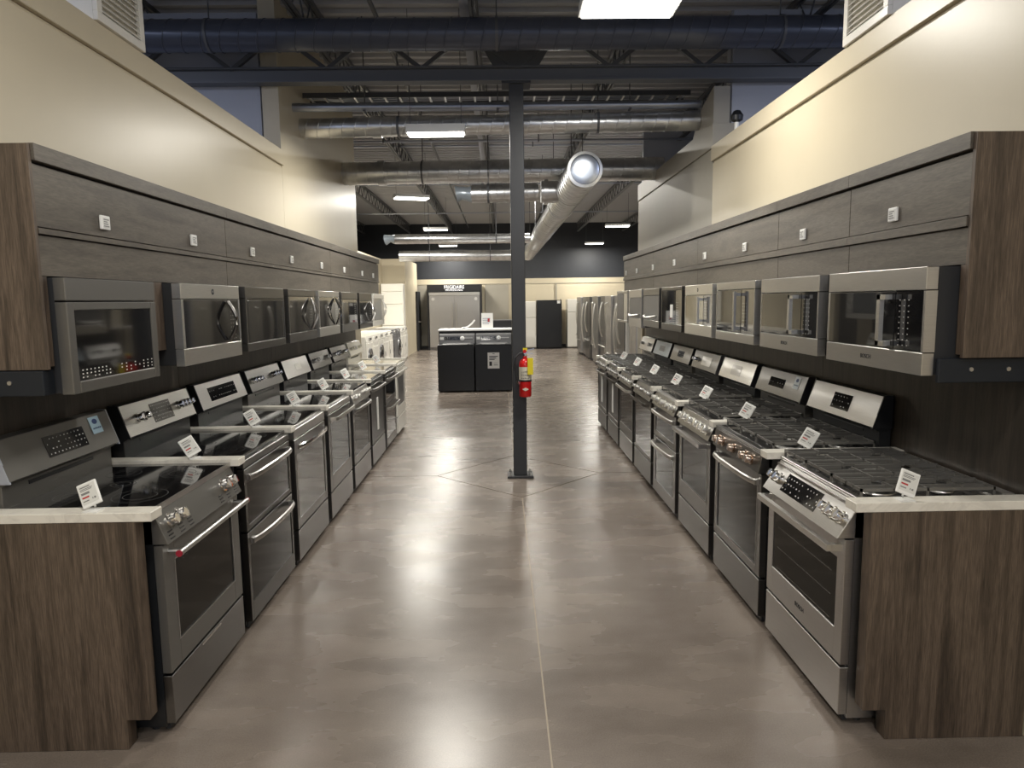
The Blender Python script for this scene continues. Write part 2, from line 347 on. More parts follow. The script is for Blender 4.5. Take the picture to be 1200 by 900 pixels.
for k, (dy, dz) in enumerate(((-.06, .03), (.02, .035), (.08, .03))):
    MB().tube([(-2.0, dy*.3, .05), (-1.7, dy*.5, .02), (-1.3, dy, dz), (0, dy*.7, dz), (1.9, dy, dz)], .012, 6).build('cable', GALVB, t)
for x, y, l in ((-1.15, 5.4, 'thin metal conduit rod running toward the first duct, left'), (-.1, 7.4, 'thin conduit drop rod left of the column'), (1.9, 8.2, 'thin conduit rod near right wall')):
    pass
t = thing('sprinkler_pipe', 'thin grey pipe running lengthwise under the deck, left of the column', 'pipe', (-1.1, 4.5, 4.30))
MB().cyl((0, 0, 0), (0, 20.5, 0), .022, 8).build('pipe', BEAM, t)
for k in range(7): MB().cyl((0, 1+k*2.9, .02), (0, 1+k*2.9, .14), .005, 5).build('hanger', BEAM, t)
t = thing('flat_strap', 'pale flat strut channel running lengthwise, left of the black column', 'channel', (-.27, 3.2, 4.16))
MB().box(-.04, .04, 0, 14, 0, .02).box(-.04, -.034, 0, 14, .02, .05).box(.034, .04, 0, 14, .02, .05).build('channel', PALE, t)
for k in range(5): MB().cyl((0, 1+k*2.9, .02), (0, 1+k*2.9, .28), .005, 5).build('hanger', BEAM, t)
for k, (yy, zz) in enumerate(((8.7, 4.37), (10.6, 4.06), (12.4, 4.38), (13.9, 4.06), (16.4, 4.38), (19.2, 4.08))):
    t = thing('cross_conduit', '%s thin grey conduit crossing under the deck behind the thick ducts' % ['nearest', 'second', 'third', 'fourth', 'fifth', 'farthest'][k], 'pipe', (0, yy, zz))
    MB().cyl((-4.4 if yy > 10 else -1.95, 0, 0), (4.4 if yy > 10.2 else 1.95, 0, .0), .018, 8).build('pipe', GALVB, t)
    for x in (-1.7, .6): MB().box(x-.01, x+.01, -.024, .024, -.022, 4.45-zz).build('clamp', BEAM, t)
for k, (x0, y0, z0, x1, y1, z1, l) in enumerate(((-1.9, 5.0, 4.2, -.4, 5.2, 4.02, 'loose white cable sagging near the ceiling, upper left'),
        (-.3, 5.1, 4.1, .5, 5.3, 4.22, 'loose white cable sagging left of the nearest ceiling lamp'), (1.3, 5.5, 4.2, 2.2, 5.2, 4.05, 'loose white cable right of the nearest ceiling lamp'))):
    pts = [(x0+(x1-x0)*s, y0+(y1-y0)*s, z0+(z1-z0)*s-.12*math.sin(PI*s)) for s in [i/10 for i in range(11)]]
    tag(MB().tube(pts, .006, 5).build('hanging_cable', WHITEP), l, 'cable')

# ------------------------------------------------------------------ high bay fixtures
FL = ['large white high bay lamp, nearest one at the top of the view', 'white high bay lamp below the second duct, left of the column', 'tilted white high bay lamp left of the branch duct',
      'white high bay lamp above the torn left duct', 'small far white high bay lamp between the two far ducts', 'far white high bay lamp, upper of the two right of the trunk duct', 'farthest white high bay lamp, lower of the two right of the trunk duct']
fp = None
for i, (x, y, rz) in enumerate(FIX):
    t = thing('high_bay_light', FL[i], 'ceiling light', (x, y, 3.31 if y == 6.92 else 3.60), rz, 'suspended high bay lamps')
    if fp is None:
        a = MB().prism([(-.16, 0), (.16, 0), (.10, .06), (-.10, .06)], -.32, .32, 'x').build('housing', WHITEP, None)
        b = MB().box(-.30, .30, -.14, .14, -.012, -.001).build('diffuser', LIGHTM, None)
        c = MB().cyl((-.28, 0, .06), (-.28, 0, .84), .004, 4).cyl((.28, 0, .06), (.28, 0, .84), .004, 4).build('suspension_wire', BEAM, None)
        fp = (a, b, c)
        for o in fp: o.parent = t
    else:
        for o in fp: q = o.copy(); C.objects.link(q); q.parent = t
        if i == 1: t.scale = (.88, .5, 1.365)

# ------------------------------------------------------------------ vent boxes on the wall tops
for s, lab in ((-1, 'white louvred return air grille on top of the left wall'), (1, 'white louvred return air grille on top of the right wall')):
    t = thing('air_grille', lab, 'vent', (s*2.02, 3.62, 3.10))
    a, b = (-.06, .30) if s > 0 else (-.30, .06)
    f = -.06*s
    MB().box(min(-.035*s, .3*s), max(-.035*s, .3*s), 0, .46, 0, .46).build('box', WHITE, t)
    m = MB(); x0, x1 = sorted((-.06*s, -.035*s))
    m.box(x0, x1, 0, .46, 0, .045).box(x0, x1, 0, .46, .415, .46).box(x0, x1, 0, .045, .045, .415).box(x0, x1, .415, .46, .045, .415).build('frame', WHITE, t, bevel=.002)
    for k in range(12):
        z = .055+k*.030
        MB().prism([(-.058*s, z), (-.055*s, z-.002), (-.034*s, z+.022), (-.037*s, z+.024)], .045, .415, 'y').build('louvre', WHITE, t)
for s, lab in ((-1, 'small black camera on top of the left wall'), (1, 'small black security camera on top of the right wall')):
    if s > 0:
        t = thing('security_camera', lab, 'camera', (2.08, 6.2, TOP)); MB().cyl((0, 0, 0), (0, 0, .12), .02, 8).build('mount', WHITEP, t); MB().lathe([(.01, .0), (.05, .02), (.055, .06), (.03, .1), (.005, .11)], (0, -.0, .11), 12).build('dome', BLACKP, t)
    else:
        tag(MB().tube([(-2.5, 6.3, 3.35), (-2.3, 6.2, 3.2), (-2.12, 6.1, TOP+.01)], .018, 8).build('black_pipe', BLACKP), 'black flexible pipe leaning behind the left wall top', 'pipe')

# ------------------------------------------------------------------ column and extinguisher
t = thing('steel_column', 'charcoal square steel column standing in the middle of the aisle', 'column', (.17, 6.57, 0))
MB().box(-.065, .065, -.065, .065, .02, 3.66).build('shaft', COLM, t, bevel=.008, seg=2)
MB().box(-.125, .125, -.105, .105, 0.001, .022).build('base_plate', COLM, t, bevel=.002)
MB().box(-.13, .13, -.10, .10, 3.64, 3.66).build('cap_plate', COLM, t)
for sx in (-1, 1):
    for sy in (-1, 1): MB().cyl((.098*sx, .08*sy, .022), (.098*sx, .08*sy, .035), .014, 6).cyl((.098*sx, .08*sy, .035), (.098*sx, .08*sy, .05), .007, 6).build('anchor_bolt', STEEL, t)
EX, EY = .222, 6.415
t = thing('fire_extinguisher', 'red fire extinguisher with yellow tag hung on the column', 'fire extinguisher', (EX, EY, .80))
MB().lathe([(.03, 0), (.052, .004), (.057, .014), (.057, .30), (.050, .335), (.03, .355), (.018, .362), (.018, .385)], (0, 0, 0), 24).build('tank', RED, t)
lb = MB().lathe([(.0578, .16), (.0578, .285)], (0, 0, 0), 24).build('label_band', CREAML, t)
MB().lathe([(.0585, .148), (.0592, .15), (.0592, .162), (.0585, .164)], (0, 0, 0), 24).build('strap', BLACKP, t)
m = MB()
for k in range(3):
    for j in range(5): m.box(-.036+.015*j, -.028+.015*j, -.0612, -.056, .178+k*.03, .182+k*.03+random.random()*.008)
m.build('label_print', INK, lb)
MB().prism([(-.03, .078), (0, .062), (.03, .078), (0, .094)], -.0605, -.050, 'y').build('diamond_mark', CREAML, t)
MB().cyl((0, 0, .38), (0, 0, .43), .017, 12).box(-.012, .012, -.02, .02, .405, .44).build('valve', CHROME, t)
MB().rbar([(-.01, -.005, .435), (.03, -.005, .44), (.085, -.005, .455)], .006, .018).rbar([(-.01, -.005, .418), (.03, -.005, .414), (.075, -.005, .405)], .006, .018).build('handle', CHROME, t)
MB().cyl((-.004, -.02, .43), (-.004, -.035, .43), .017, 12).build('gauge', RED, t)
MB().box(-.02, .02, -.032, -.022, .435, .462).build('seal', YEL, t)
MB().tube([(-.015, 0, .415), (-.055, -.01, .41), (-.09, -.015, .37), (-.098, -.012, .30), (-.085, -.005, .2), (-.07, 0, .15)], .008, 8).build('hose', BLACKM, t)
MB().cyl((-.07, 0, .155), (-.062, 0, .12), .012, 8, r1=.015).build('nozzle', CHROME, t)
MB().box(.02, .072, -.066, -.063, .215, .37).build('inspection_tag', YEL, t, bevel=.001)
MB().box(-.05, .02, .052, .088, .18, .26).build('bracket', BLACKM, t)

# ------------------------------------------------------------------ price tags
def price_tag_mesh(sg):
    t = thing('price_tag', 'x', 'price tag')
    cs = MB().box(-.036, .036, -.005, .005, 0, .094).build('case', WHITEP, t, bevel=.003, seg=2)
    sc = MB().box(-.030, .030, -.0062, -.005, .012, .086).build('screen', SCREEN, cs)
    m = MB()
    for k, (a, b, z, h) in enumerate(((-.026, .012, .076, .004), (-.026, .02, .069, .0025), (-.026, .016, .064, .0025), (-.026, .005, .049, .008), (-.026, -.004, .022, .004))): m.box(a, b, -.0068, -.0062, z, z+h)
    for i in range(4):
        for j in range(4):
            if (i*3+j*5+i*j) % 3: m.box(.009+i*.0035, .0122+i*.0035, -.0068, -.0062, .02+j*.0035, .0232+j*.0035)
    m.build('print', mat('grey_ink', (.2, .2, .2), 0, .6), sc); MB().box(-.026, .0, -.0068, -.0062, .035, .041).build('red_print', REDINK, sc)
    cs.rotation_mode = 'YXZ'; cs.rotation_euler = (-.35, sg*.42, 0); cs.location = (0, 0, .020)
    MB().tube([(0, .004, .030), (0, .012, .014), (0, .006, .0)], .004, 6).build('clip', WHITEP, t)
    MB().box(-.028, .028, -.028, .024, 0, .004).build('foot', WHITEP, t)
    return t
TAG = {}
def place_tag(loc, rz, s, label, group):
    if s in TAG: o = copy_tree(TAG[s])
    else: o = TAG[s] = price_tag_mesh(s)
    o.location = loc; o.rotation_euler = (0, 0, rz); tag(o, label, 'price tag', group); return o
CARD = None
def wall_tag(x, y, z, s, label):
    global CARD
    if CARD is None:
        CARD = thing('shelf_tag', label, 'price tag')
        MB().box(-.032, .032, -.012, 0, 0, .058).build('case', WHITEP, CARD, bevel=.003)
        q = MB().box(-.024, .024, -.0135, -.012, .009, .049).build('screen', SCREEN, CARD)
        m = MB()
        for k in range(4): m.box(-.02, .018-.006*(k % 3), -.0142, -.0135, .012+k*.009, .0165+k*.009)
        m.build('print', mat('grey_ink', (.22, .22, .22), 0, .6), q); o = CARD
    else: o = copy_tree(CARD)
    o.location = (x, y, z); o.rotation_euler = (0, 0, PI/2 if s < 0 else -PI/2); tag(o, label, 'price tag', 'white tags on the %s upper cabinets' % ('left' if s < 0 else 'right'))
ORD = ['nearest', 'second', 'third', 'fourth', 'fifth', 'sixth', 'seventh', 'farthest', 'end']
ORDC = ORD
P = .862; Y0 = {-1: 2.49, 1: 2.45}
SIDE = {-1: 'left', 1: 'right'}

# ------------------------------------------------------------------ base strips, slabs, end cabinets
for s in (-1, 1):
    rz = PI/2 if s < 0 else -PI/2
    for i in range(9):
        y = Y0[s]+i*P; o_ = ORD[i]
        end = i in (0, 8)
        nm = ['base_cabinet', 'base_filler'][not end]
        t = thing(nm, ('walnut end cabinet under the %s white slab of the %s row' if end else 'black filler unit under the %s white slab strip of the %s row') % (o_ if i < 8 else 'farthest', SIDE[s]), 'cabinet', (s*1.31, y, 0), rz)
        # local: front at y=0 (towards aisle)
        sgn = 1 if s < 0 else -1     # local x*sgn = world +Y
        a, b = sorted((0.012*sgn, .078*sgn))
        if i == 0:
            x0, x1 = sorted((.002*sgn, .062*sgn)); x2 = x1 if sgn > 0 else x0
            MB().prism([(.055, .12), (.055, .905), (.685, .905), (.685, 0), (.145, 0), (.145, .12)], x0, x1, 'x').build('end_panel', WOODV, t, bevel=.002)
            c0, c1 = sorted((.062*sgn, .076*sgn)); MB().box(c0, c1, .075, .68, .10, .90).build('carcass', BLACKM, t)
            k0, k1 = sorted((.012*sgn, .076*sgn)); MB().box(k0, k1, .15, .16, 0, .115).build('toe_kick', BLACKM, t)
        else:
            MB().box(a, b, .05, .68, .10, .905).build('carcass', BLACKM if not end else WOODV, t)
            MB().box(a, b, .12, .66, 0, .10).build('toe_kick', BLACKM, t)
        sl = MB().box(*sorted((0, .083*sgn)), 0, .685, 0, .035).build('counter_slab', COUNTER, None, bevel=.002)
        sl.location = (s*1.302, y, .905); sl.rotation_euler = (0, 0, rz)
        tag(sl, '%s white quartz counter strip %s, %s row of ranges' % (('nearest' if i == 0 else 'farthest' if i == 8 else o_), 'on the walnut end cabinet' if i == 0 else 'past the last range' if i == 8 else 'between two ranges', SIDE[s]), 'countertop', 'counter strips of the %s row' % SIDE[s])
        if i < 8:
            tx = s*(1.53 if s < 0 else 1.50)
            place_tag((tx, y+.035, .9405), (.0 if i == 0 else .62)*(-s) , s, 'white price tag on the %s counter strip of the %s row' % (o_, SIDE[s]), 'price tags on the %s counter strips' % SIDE[s])
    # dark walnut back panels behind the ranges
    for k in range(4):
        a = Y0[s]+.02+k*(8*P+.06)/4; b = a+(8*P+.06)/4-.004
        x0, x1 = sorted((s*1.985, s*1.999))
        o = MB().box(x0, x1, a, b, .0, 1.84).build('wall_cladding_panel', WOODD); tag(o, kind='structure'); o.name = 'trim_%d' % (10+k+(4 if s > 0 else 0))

# ------------------------------------------------------------------ upper cabinets
UX = 1.655; UY0 = 2.545
UN = {-1: [2, 3, 1, 2], 1: [1, 1, 2, 2, 2]}
for s in (-1, 1):
    UY0 = 2.545 if s < 0 else 2.505; y = UY0; rz = PI/2 if s < 0 else -PI/2; ux = UX if s < 0 else 1.69
    sgn = 1 if s < 0 else -1; n = len(UN[s]); dep = 1.985-ux
    # end panel
    t = thing('cabinet_end_panel', 'tall walnut side panel closing the near end of the %s upper cabinets' % SIDE[s], 'cabinet panel', (s*ux, UY0-.02, 1.47), rz)
    MB().box(*sorted((0, .018*sgn)), -.004, dep, 0, .80).build('panel', WOODV, t, bevel=.001)
    for j, u in enumerate(UN[s]):
        W = u*P-.0 + (.09 if j == n-1 else 0)
        lab = '%s walnut upper cabinet on the %s wall, above %s' % ('nearest' if j == 0 else 'farthest' if j == n-1 else ORD[j], SIDE[s], 'one microwave' if u == 1 else '%s microwaves' % ('two' if u == 2 else 'three'))
        t = thing('upper_cabinet', lab, 'cabinet', (s*ux, y, 1.81), rz, 'walnut upper cabinets on the %s wall' % SIDE[s])
        B = lambda a, b, *r: MB().box(*sorted((a*sgn, b*sgn)), *r)
        B(0, W, .022, dep, .03, .45).build('carcass', BLACKM, t)
        B(.002, W-.002, .0, .02, .175, .395).build('door', WOODH, t, bevel=.0015)
        B(.0, W-.001, -.014, .02, .405, .465).build('top_trim', WOODH, t, bevel=.0015)
        if j == 0 or True: B(.0, W-.001, -.010 if s > 0 else -.006, .02, .135 if s > 0 else .150, .171).build('ledge', WOODH, t, bevel=.001)
        B(.002, W-.002, .004, .02, .0, .132 if s > 0 else .146).build('fascia_panel', WOODH, t, bevel=.001)
        # fillers between microwaves
        for q in range(u):
            B(q*P-(.06 if q and s < 0 else 0), q*P+.034, .004, dep, -.33, -.001).build('filler', WOODV, t)
        if j == n-1: B(W-.05, W, .004, dep, -.33, -.001).build('filler', WOODV, t)
        y += W
    # dark metal box under the near end of the uppers
    t = thing('mounting_box', 'black metal box under the near end of the %s upper cabinets' % SIDE[s], 'metal box', (s*1.665 if s < 0 else 1.62, 2.56, 1.375), rz)
    MB().box(*sorted((-.045*sgn, .022*sgn if s < 0 else -.025*sgn)), 0, .32 if s < 0 else .36, 0, .092).build('box', mat('blue_black_metal', (.025, .03, .04), .5, .35), t, bevel=.003)
    for k in range(2): MB().cyl((-.045*sgn, .12+.14*k, .05), (-.049*sgn, .12+.14*k, .05), .008, 10).build('screw', STEEL, t)
    for i in range(8):
        yc = UY0+.43+i*P if s < 0 else 2.98+i*.91 if i < 3 else 2.98+2*.91+(i-2)*.945
        yc = [2.97, 3.81, 4.70, 5.57, 6.49, 7.43, 8.39, 9.1][i] if s < 0 else [2.985, 3.87, 4.79, 5.73, 6.73, 7.67, 8.58, 9.3][i]
        wall_tag(s*(ux-.0), yc, 2.015, s, 'small white square tag %s on the door edge of the %s upper cabinets' % (ORD[i], SIDE[s]))

# ------------------------------------------------------------------ ranges
W2 = .378
def knob(x, y, z, nx, nz, r, m1, parent, style=0):
    """knob on a sloping front; (ny, nz) is the outward axis"""
    a = Vector((0, nx, nz)).normalized(); p = Vector((x, y, z))
    mb = MB()
    mb.tube([p, p+a*.006], r*1.25, 16, 0)
    mb.tube([p+a*.006, p+a*.012, p+a*.034, p+a*.038], r, 16, 0, rr=[r*.8, r, r*.92, r*.78])
    u = a.cross(Vector((1, 0, 0))).normalized()
    mb.rbar([p+a*.040-u*r*.75, p+a*.040+u*r*.75], .008, .010, 1)
    return mb.build('knob', [m1, CHROME], parent)
def handle(kind, z, y, hw, m, parent, endm=None):
    mb = MB(); o = None
    if kind == 'bar':
        mb.cyl((-hw, y-.055, z), (hw, y-.055, z), .0125, 12)
        for sx in (-1, 1): mb.cyl((sx*(hw-.03), y, z), (sx*(hw-.03), y-.055, z), .011, 8)
    elif kind == 'square':
        mb.box(-hw, hw, y-.066, y-.044, z-.013, z+.013)
        for sx in (-1, 1): mb.box(min(sx*hw, sx*(hw-.025)), max(sx*hw, sx*(hw-.025)), y-.046, y, z-.013, z+.013)
    elif kind == 'flat':
        pts = [(-hw, y-.01, z), (-hw+.012, y-.045, z+.002), (-hw+.05, y-.058, z+.003), (hw-.05, y-.058, z+.003), (hw-.012, y-.045, z+.002), (hw, y-.01, z)]
        mb.rbar(pts, .026, .012)
    else:  # bow
        pts = [(-hw+2*hw*k/14, y-.012-.055*math.sin(PI*k/14)**.6, z-.012+.02*math.sin(PI*k/14)) for k in range(15)]
        mb.tube(pts, .013, 8, rr=[(.016, .010)]*15)
        for sx in (-1, 1): mb.box(min(sx*hw, sx*(hw-.03)), max(sx*hw, sx*(hw-.03)), y-.022, y, z-.026, z+.004)
    o = mb.build('handle', m, parent)
    if endm:
        for sx in (-1, 1): MB().cyl((sx*hw, y-.055, z), (sx*(hw+.004), y-.055, z), .0135, 12).build('end_medallion', endm, parent)
    return o
def door(parent, z0, z1, m, win, hk, hm, y=0, hz=None, frame=None, hw=.34, name='oven_door', endm=None, wm=None):
    wx, wt, wb = win
    mb = MB().frame(-W2, W2, z0, z1, wx, wt, wb, y, y+.035); mb.box(-W2+wx-.002, W2-wx+.002, y+.012, y+.035, z0+wb-.002, z1-wt+.002)
    d = mb.build(name, m, parent, bevel=.0015)
    MB().box(-W2+wx, W2-wx, y+.004, y+.011, z0+wb, z1-wt).build('window', wm or OVENG, d)
    if frame:
        f = .004
        MB().frame(-W2+wx-f, W2-wx+f, z0+wb-f, z1-wt+f, f, f, f, y-.002, y+.003).build('window_trim', frame, d)
    if hk: handle(hk, hz if hz else z1-.035, y, hw, hm, d, endm)
    return d
def grate(parent, x0, x1, y0, y1, z):
    mb = MB(); b = .008; h = .012; zt = z+.045
    for x in (x0, x1-b): mb.box(x, x+b, y0, y1, zt-h, zt)
    for y in (y0, y1-b): mb.box(x0, x1, y, y+b, zt-h, zt)
    ym = (y0+y1)/2; mb.box(x0, x1, ym-b/2, ym+b/2, zt-h, zt)
    xm = (x0+x1)/2
    for cy in ((y0+ym)/2, (ym+y1)/2):
        mb.box(x0, xm-.03, cy-b/2, cy+b/2, zt-h, zt+.006); mb.box(xm+.03, x1, cy-b/2, cy+b/2, zt-h, zt+.006)
        q = (ym-y0)/2
        mb.box(xm-b/2, xm+b/2, cy-q, cy-.03, zt-h, zt+.006); mb.box(xm-b/2, xm+b/2, cy+.03, cy+q, zt-h, zt+.006)
    for fx in (x0+.25*(x1-x0), x0+.75*(x1-x0)):
        mb.box(fx-b/2, fx+b/2, y0, y1, zt-h-.002, zt-.001)
    for x in (x0, x1-b):
        for y in (y0, ym-b/2, y1-b): mb.box(x, x+b, y, y+b, z, zt)
    return mb.build('grate', IRON, parent)
def display(parent, x0, x1, zc, h, yf, keys, mt=None, tilt=None):
    """yf(z) gives front y of the sloping face"""
    z0, z1 = zc-h/2, zc+h/2
    vs = [(x0, yf(z0)-.002, z0), (x1, yf(z0)-.002, z0), (x1, yf(z1)-.002, z1), (x0, yf(z1)-.002, z1), (x0, yf(z0)+.004, z0), (x1, yf(z0)+.004, z0), (x1, yf(z1)+.004, z1), (x0, yf(z1)+.004, z1)]
    d = MB().add(vs, [(0, 1, 2, 3), (0, 4, 5, 1), (1, 5, 6, 2), (2, 6, 7, 3), (3, 7, 4, 0)]).build('display', mt or GLASS, parent)
    if keys:
        m = MB(); nx, nz = keys; random.seed(int(x0*1000+zc*100)); L = x1-x0
        for i in range(nx):
            for j in range(nz):
                if random.random() < .2: continue
                cx = x0+L*(i+.6)/(nx+.2); cz = z0+h*(j+.6)/(nz+.2); ww = random.choice((.004, .006, .009))
                ya, yb = yf(cz-.0025)-.0032, yf(cz+.0025)-.0032
                m.add([(cx-ww/2, ya, cz-.0025), (cx+ww/2, ya, cz-.0025), (cx+ww/2, yb, cz+.0025), (cx-ww/2, yb, cz+.0025)], [(0, 1, 2, 3)])
        m.build('button_print', PRINT, d)
    return d

def make_range(sp, label, loc, rz, group):
    t = thing('gas_range' if sp['gas'] else 'electric_range', label, 'range', loc, rz, group)
    bm = sp.get('body', BLACKP); fm = sp['m']
    # body
    MB().box(-W2, W2, .036, .645, .03, .895).build('body', bm, t)
    for sx in (-1, 1):
        for y in (.10, .58): MB().cyl((sx*.33, y, 0), (sx*.33, y, .03), .018, 8).build('foot', BLACKM, t)
    # lower: drawer / doors
    if sp.get('double'):
        door(t, .535, sp['top'], fm, sp['win'], sp['hk'], sp['hm'], hw=sp.get('hw', .34), wm=sp.get('wm'))
        door(t, .05, .525, fm, (sp['win'][0], .07, .10), sp['hk'], sp['hm'], hw=sp.get('hw', .34), name='lower_oven_door', wm=sp.get('wm'))
    else:
        d = door(t, .255, sp['top'], fm, sp['win'], sp['hk'], sp['hm'], frame=sp.get('frame'), hw=sp.get('hw', .34), endm=sp.get('endm'), wm=sp.get('wm'))
        if sp.get('sticker'): MB().box(-.06, .02, -.002, .0035, .36, .70).build('paper_sticker', WHITEP, d)
        if sp.get('racks'):
            for zz in (.40, .50, .60):
                MB().box(-.27, .27, .0032, .0042, zz, zz+.003).build('oven_rack', MIDS, d)
        if sp.get('brand'): text('logo_print', sp['brand'], .028, INK, d, (0, -.0008, .255+sp['win'][2]*.5), (PI/2, 0, 0))
        dr = MB().box(-W2, W2, 0, .035, .045, .243).build('drawer', sp.get('dm', fm), t, bevel=.002)
        if sp.get('slit'): MB().box(-.10, .10, -.0015, .0, .226, .236).build('pull_slit', CHROME, dr)
    MB().box(-W2+.02, W2-.02, .03, .05, .01, .045).build('kick_plate', BLACKM, t)
    # control panel (front)
    pz0, top = sp['top']+.006, .905
    fy0, fy1 = sp.get('slope', (0, .02))
    if sp['front']:
        MB().prism([(fy0, pz0), (fy1, top), (.08, top), (.08, pz0)], -W2, W2, 'x').build('control_panel', sp.get('pm', fm), t, bevel=.002)
        pn = t.children[-1]
        ax = (-(top-pz0), (fy1-fy0)); yf = lambda z: fy0+(fy1-fy0)*(z-pz0)/(top-pz0)
        zc = (pz0+top)/2
        for kx in sp['knobs']: knob(kx, yf(zc+sp.get('kz', 0)), zc+sp.get('kz', 0), ax[0], ax[1], sp.get('kr', .021), sp.get('km', CHROME), pn)
        if sp.get('fdisp'): display(pn, *sp['fdisp'], zc, .075, yf, (12, 3))
        if sp.get('vents'):
            for gx in sp['vents']:
                for k in range(3): MB().box(gx-.018, gx+.018, yf(pz0+.014+.013*k)-.0015, yf(pz0+.014+.013*k)+.001, pz0+.010+.013*k, pz0+.016+.013*k).build('vent_slot', BLACKP, pn)
    else:
        MB().box(-W2, W2, 0, .05, pz0, top).build('front_rail', sp.get('pm', fm), t, bevel=.003)
    # cooktop
    if sp['gas']:
        ctm = sp.get('ctm', STEEL)
        mb = MB().frame(-W2, W2, -1, -1, 0, 0, 0, 0, 0) if 0 else MB()
        mb.box(-W2, W2, fy1, .60, .905, .915); mb.box(-W2, W2, fy1, fy1+.03, .915, .925); mb.box(-W2, -W2+.012, fy1, .60, .915, .925); mb.box(W2-.012, W2, fy1, .60, .915, .925)
        if not sp.get('bg'): mb.box(-W2, W2, .60, .648, .905, .94)
        ct = mb.build('cooktop', ctm, t, bevel=.002)
        MB().box(-W2+.02, W2-.02, .055, .585, .915, .918).build('spill_tray', TRAY, ct)
        for gx in ((-.36, -.125), (-.118, .118), (.125, .36)): grate(t, *gx, .06, .585, .917)
        for bx, by, r in ((-.24, .19, .042), (-.24, .45, .034), (.0, .32, .05), (.24, .19, .05), (.24, .45, .034)):
            bu = MB().lathe([(r*.9, 0.008), (r*.9, .014), (r, .016), (r, .024), (r*.8, .027), (.002, .028)], (bx, by, .918), 16).build('burner', BURN if (abs(bx) > .1 or not sp.get('bright')) else STEEL, t)
            MB().lathe([(r*1.35, 0), (r*1.3, .004), (r*1.02, .008), (r*.9, .010), (.002, .010)], (bx, by, .918), 16).build('burner_base', STEELV, bu)
    else:
        ct = MB().box(-W2, W2, fy1+.004, .60, .905, .926).build('cooktop', sp.get('ctm', GLASS), t, bevel=.003)
        if sp.get('trim'): MB().box(-W2, W2, fy1-.002, fy1+.004, .905, .928).build('front_trim', sp['trim'], ct)
        for bx, by, r in ((-.19, .17, .105), (-.19, .44, .075), (.19, .17, .095), (.19, .44, .075), (0, .34, .05)):
            mb = MB(); n = 28
            for q in (r, r*.62):
                vs = [(bx+math.cos(2*PI*k/n)*q, by+math.sin(2*PI*k/n)*q, .9265) for k in range(n)]+[(bx+math.cos(2*PI*k/n)*(q-.0025), by+math.sin(2*PI*k/n)*(q-.0025), .9265) for k in range(n)]
                mb.add(vs, [(k, (k+1) % n, n+(k+1) % n, n+k) for k in range(n)])
            mb.build('burner_ring', RINGP, ct)
    # backguard
    b = sp.get('bg')
    if b:
        h = b.get('h', 1.20); yl = .595; kn = h-.165
        prof = [(yl, .90), (yl, kn-.02), (yl-.035, kn), (yl-.035+.055, h-.004), (yl+.06, h), (.655, h-.004), (.655, .90)]
        MB().prism(prof, -W2+.006, W2-.006, 'x').build('backguard', b.get('lm', DARKS), t, bevel=.002)
        bg = t.children[-1]
        yf0 = lambda z: yl-.035+.055*(z-kn)/(h-.004-kn)
        # face plate of the guard
        z0, z1 = kn+.004, h-.006
        vs = []
        for off in (.0, .006):
            vs += [(-W2, yf0(z0)-.006+off, z0), (W2, yf0(z0)-.006+off, z0), (W2, yf0(z1)-.006+off, z1), (-W2, yf0(z1)-.006+off, z1)]
        MB().add(vs, [(0, 1, 2, 3), (0, 4, 5, 1), (1, 5, 6, 2), (2, 6, 7, 3), (3, 7, 4, 0)]).build('face_plate', b['m'], bg)
        yf = lambda z: yf0(z)-.006
        for sx in (-1, 1):
            MB().prism([(yl-.042, kn-.006), (yl+.014, h), (.655, h), (.655, kn-.006)], sx*W2-.004, sx*W2+.004, 'x').build('end_cap', b.get('em', BLACKP), bg)
        if b.get('disp'): x0, x1, dh, keys = b['disp']; display(bg, x0, x1, (z0+z1)/2, dh, yf, keys, b.get('dm'))
        if b.get('inset'): x0, x1, dh = b['inset']; display(bg, x0, x1, (z0+z1)/2, dh, yf, (3, 2), b.get('im', MIDS))
        zc = (z0+z1)/2
        for kx in b.get('knobs', []): knob(kx, yf(zc), zc, -(h-kn), .055, .019, b.get('km', CHROME), bg)
        if b.get('sticker'):
            zc2 = zc+.03; st = MB().add([(x, yf(z)-.0025, z) for x, z in ((.215, zc2-.038), (.295, zc2-.038), (.295, zc2+.038), (.215, zc2+.038))], [(0, 1, 2, 3)]).build('sticker', BLUE if b['sticker'] == 1 else FILM, bg)
            m = MB(); n = 14
            vs = [(.255+.020*math.cos(2*PI*k/n), yf(zc2+.016+.012*math.sin(2*PI*k/n))-.0032, zc2+.016+.012*math.sin(2*PI*k/n)) for k in range(n)]; m.add(vs, [tuple(range(n))])
            for k in range(5):
                xx = .226+k*.013; zz = zc2-.016; m.add([(xx, yf(zz)-.0032, zz-.006), (xx+.008, yf(zz)-.0032, zz-.006), (xx+.008, yf(zz)-.0032, zz+.005+.002*(k % 2)), (xx, yf(zz)-.0032, zz+.005)], [(0, 1, 2, 3)])
            m.build('sticker_print', NAVY, st)
        MB().box(-.22, .22, yl-.003, yl+.002, kn-.045, kn-.03).build('vent_slot', BLACKP, bg)
    return t

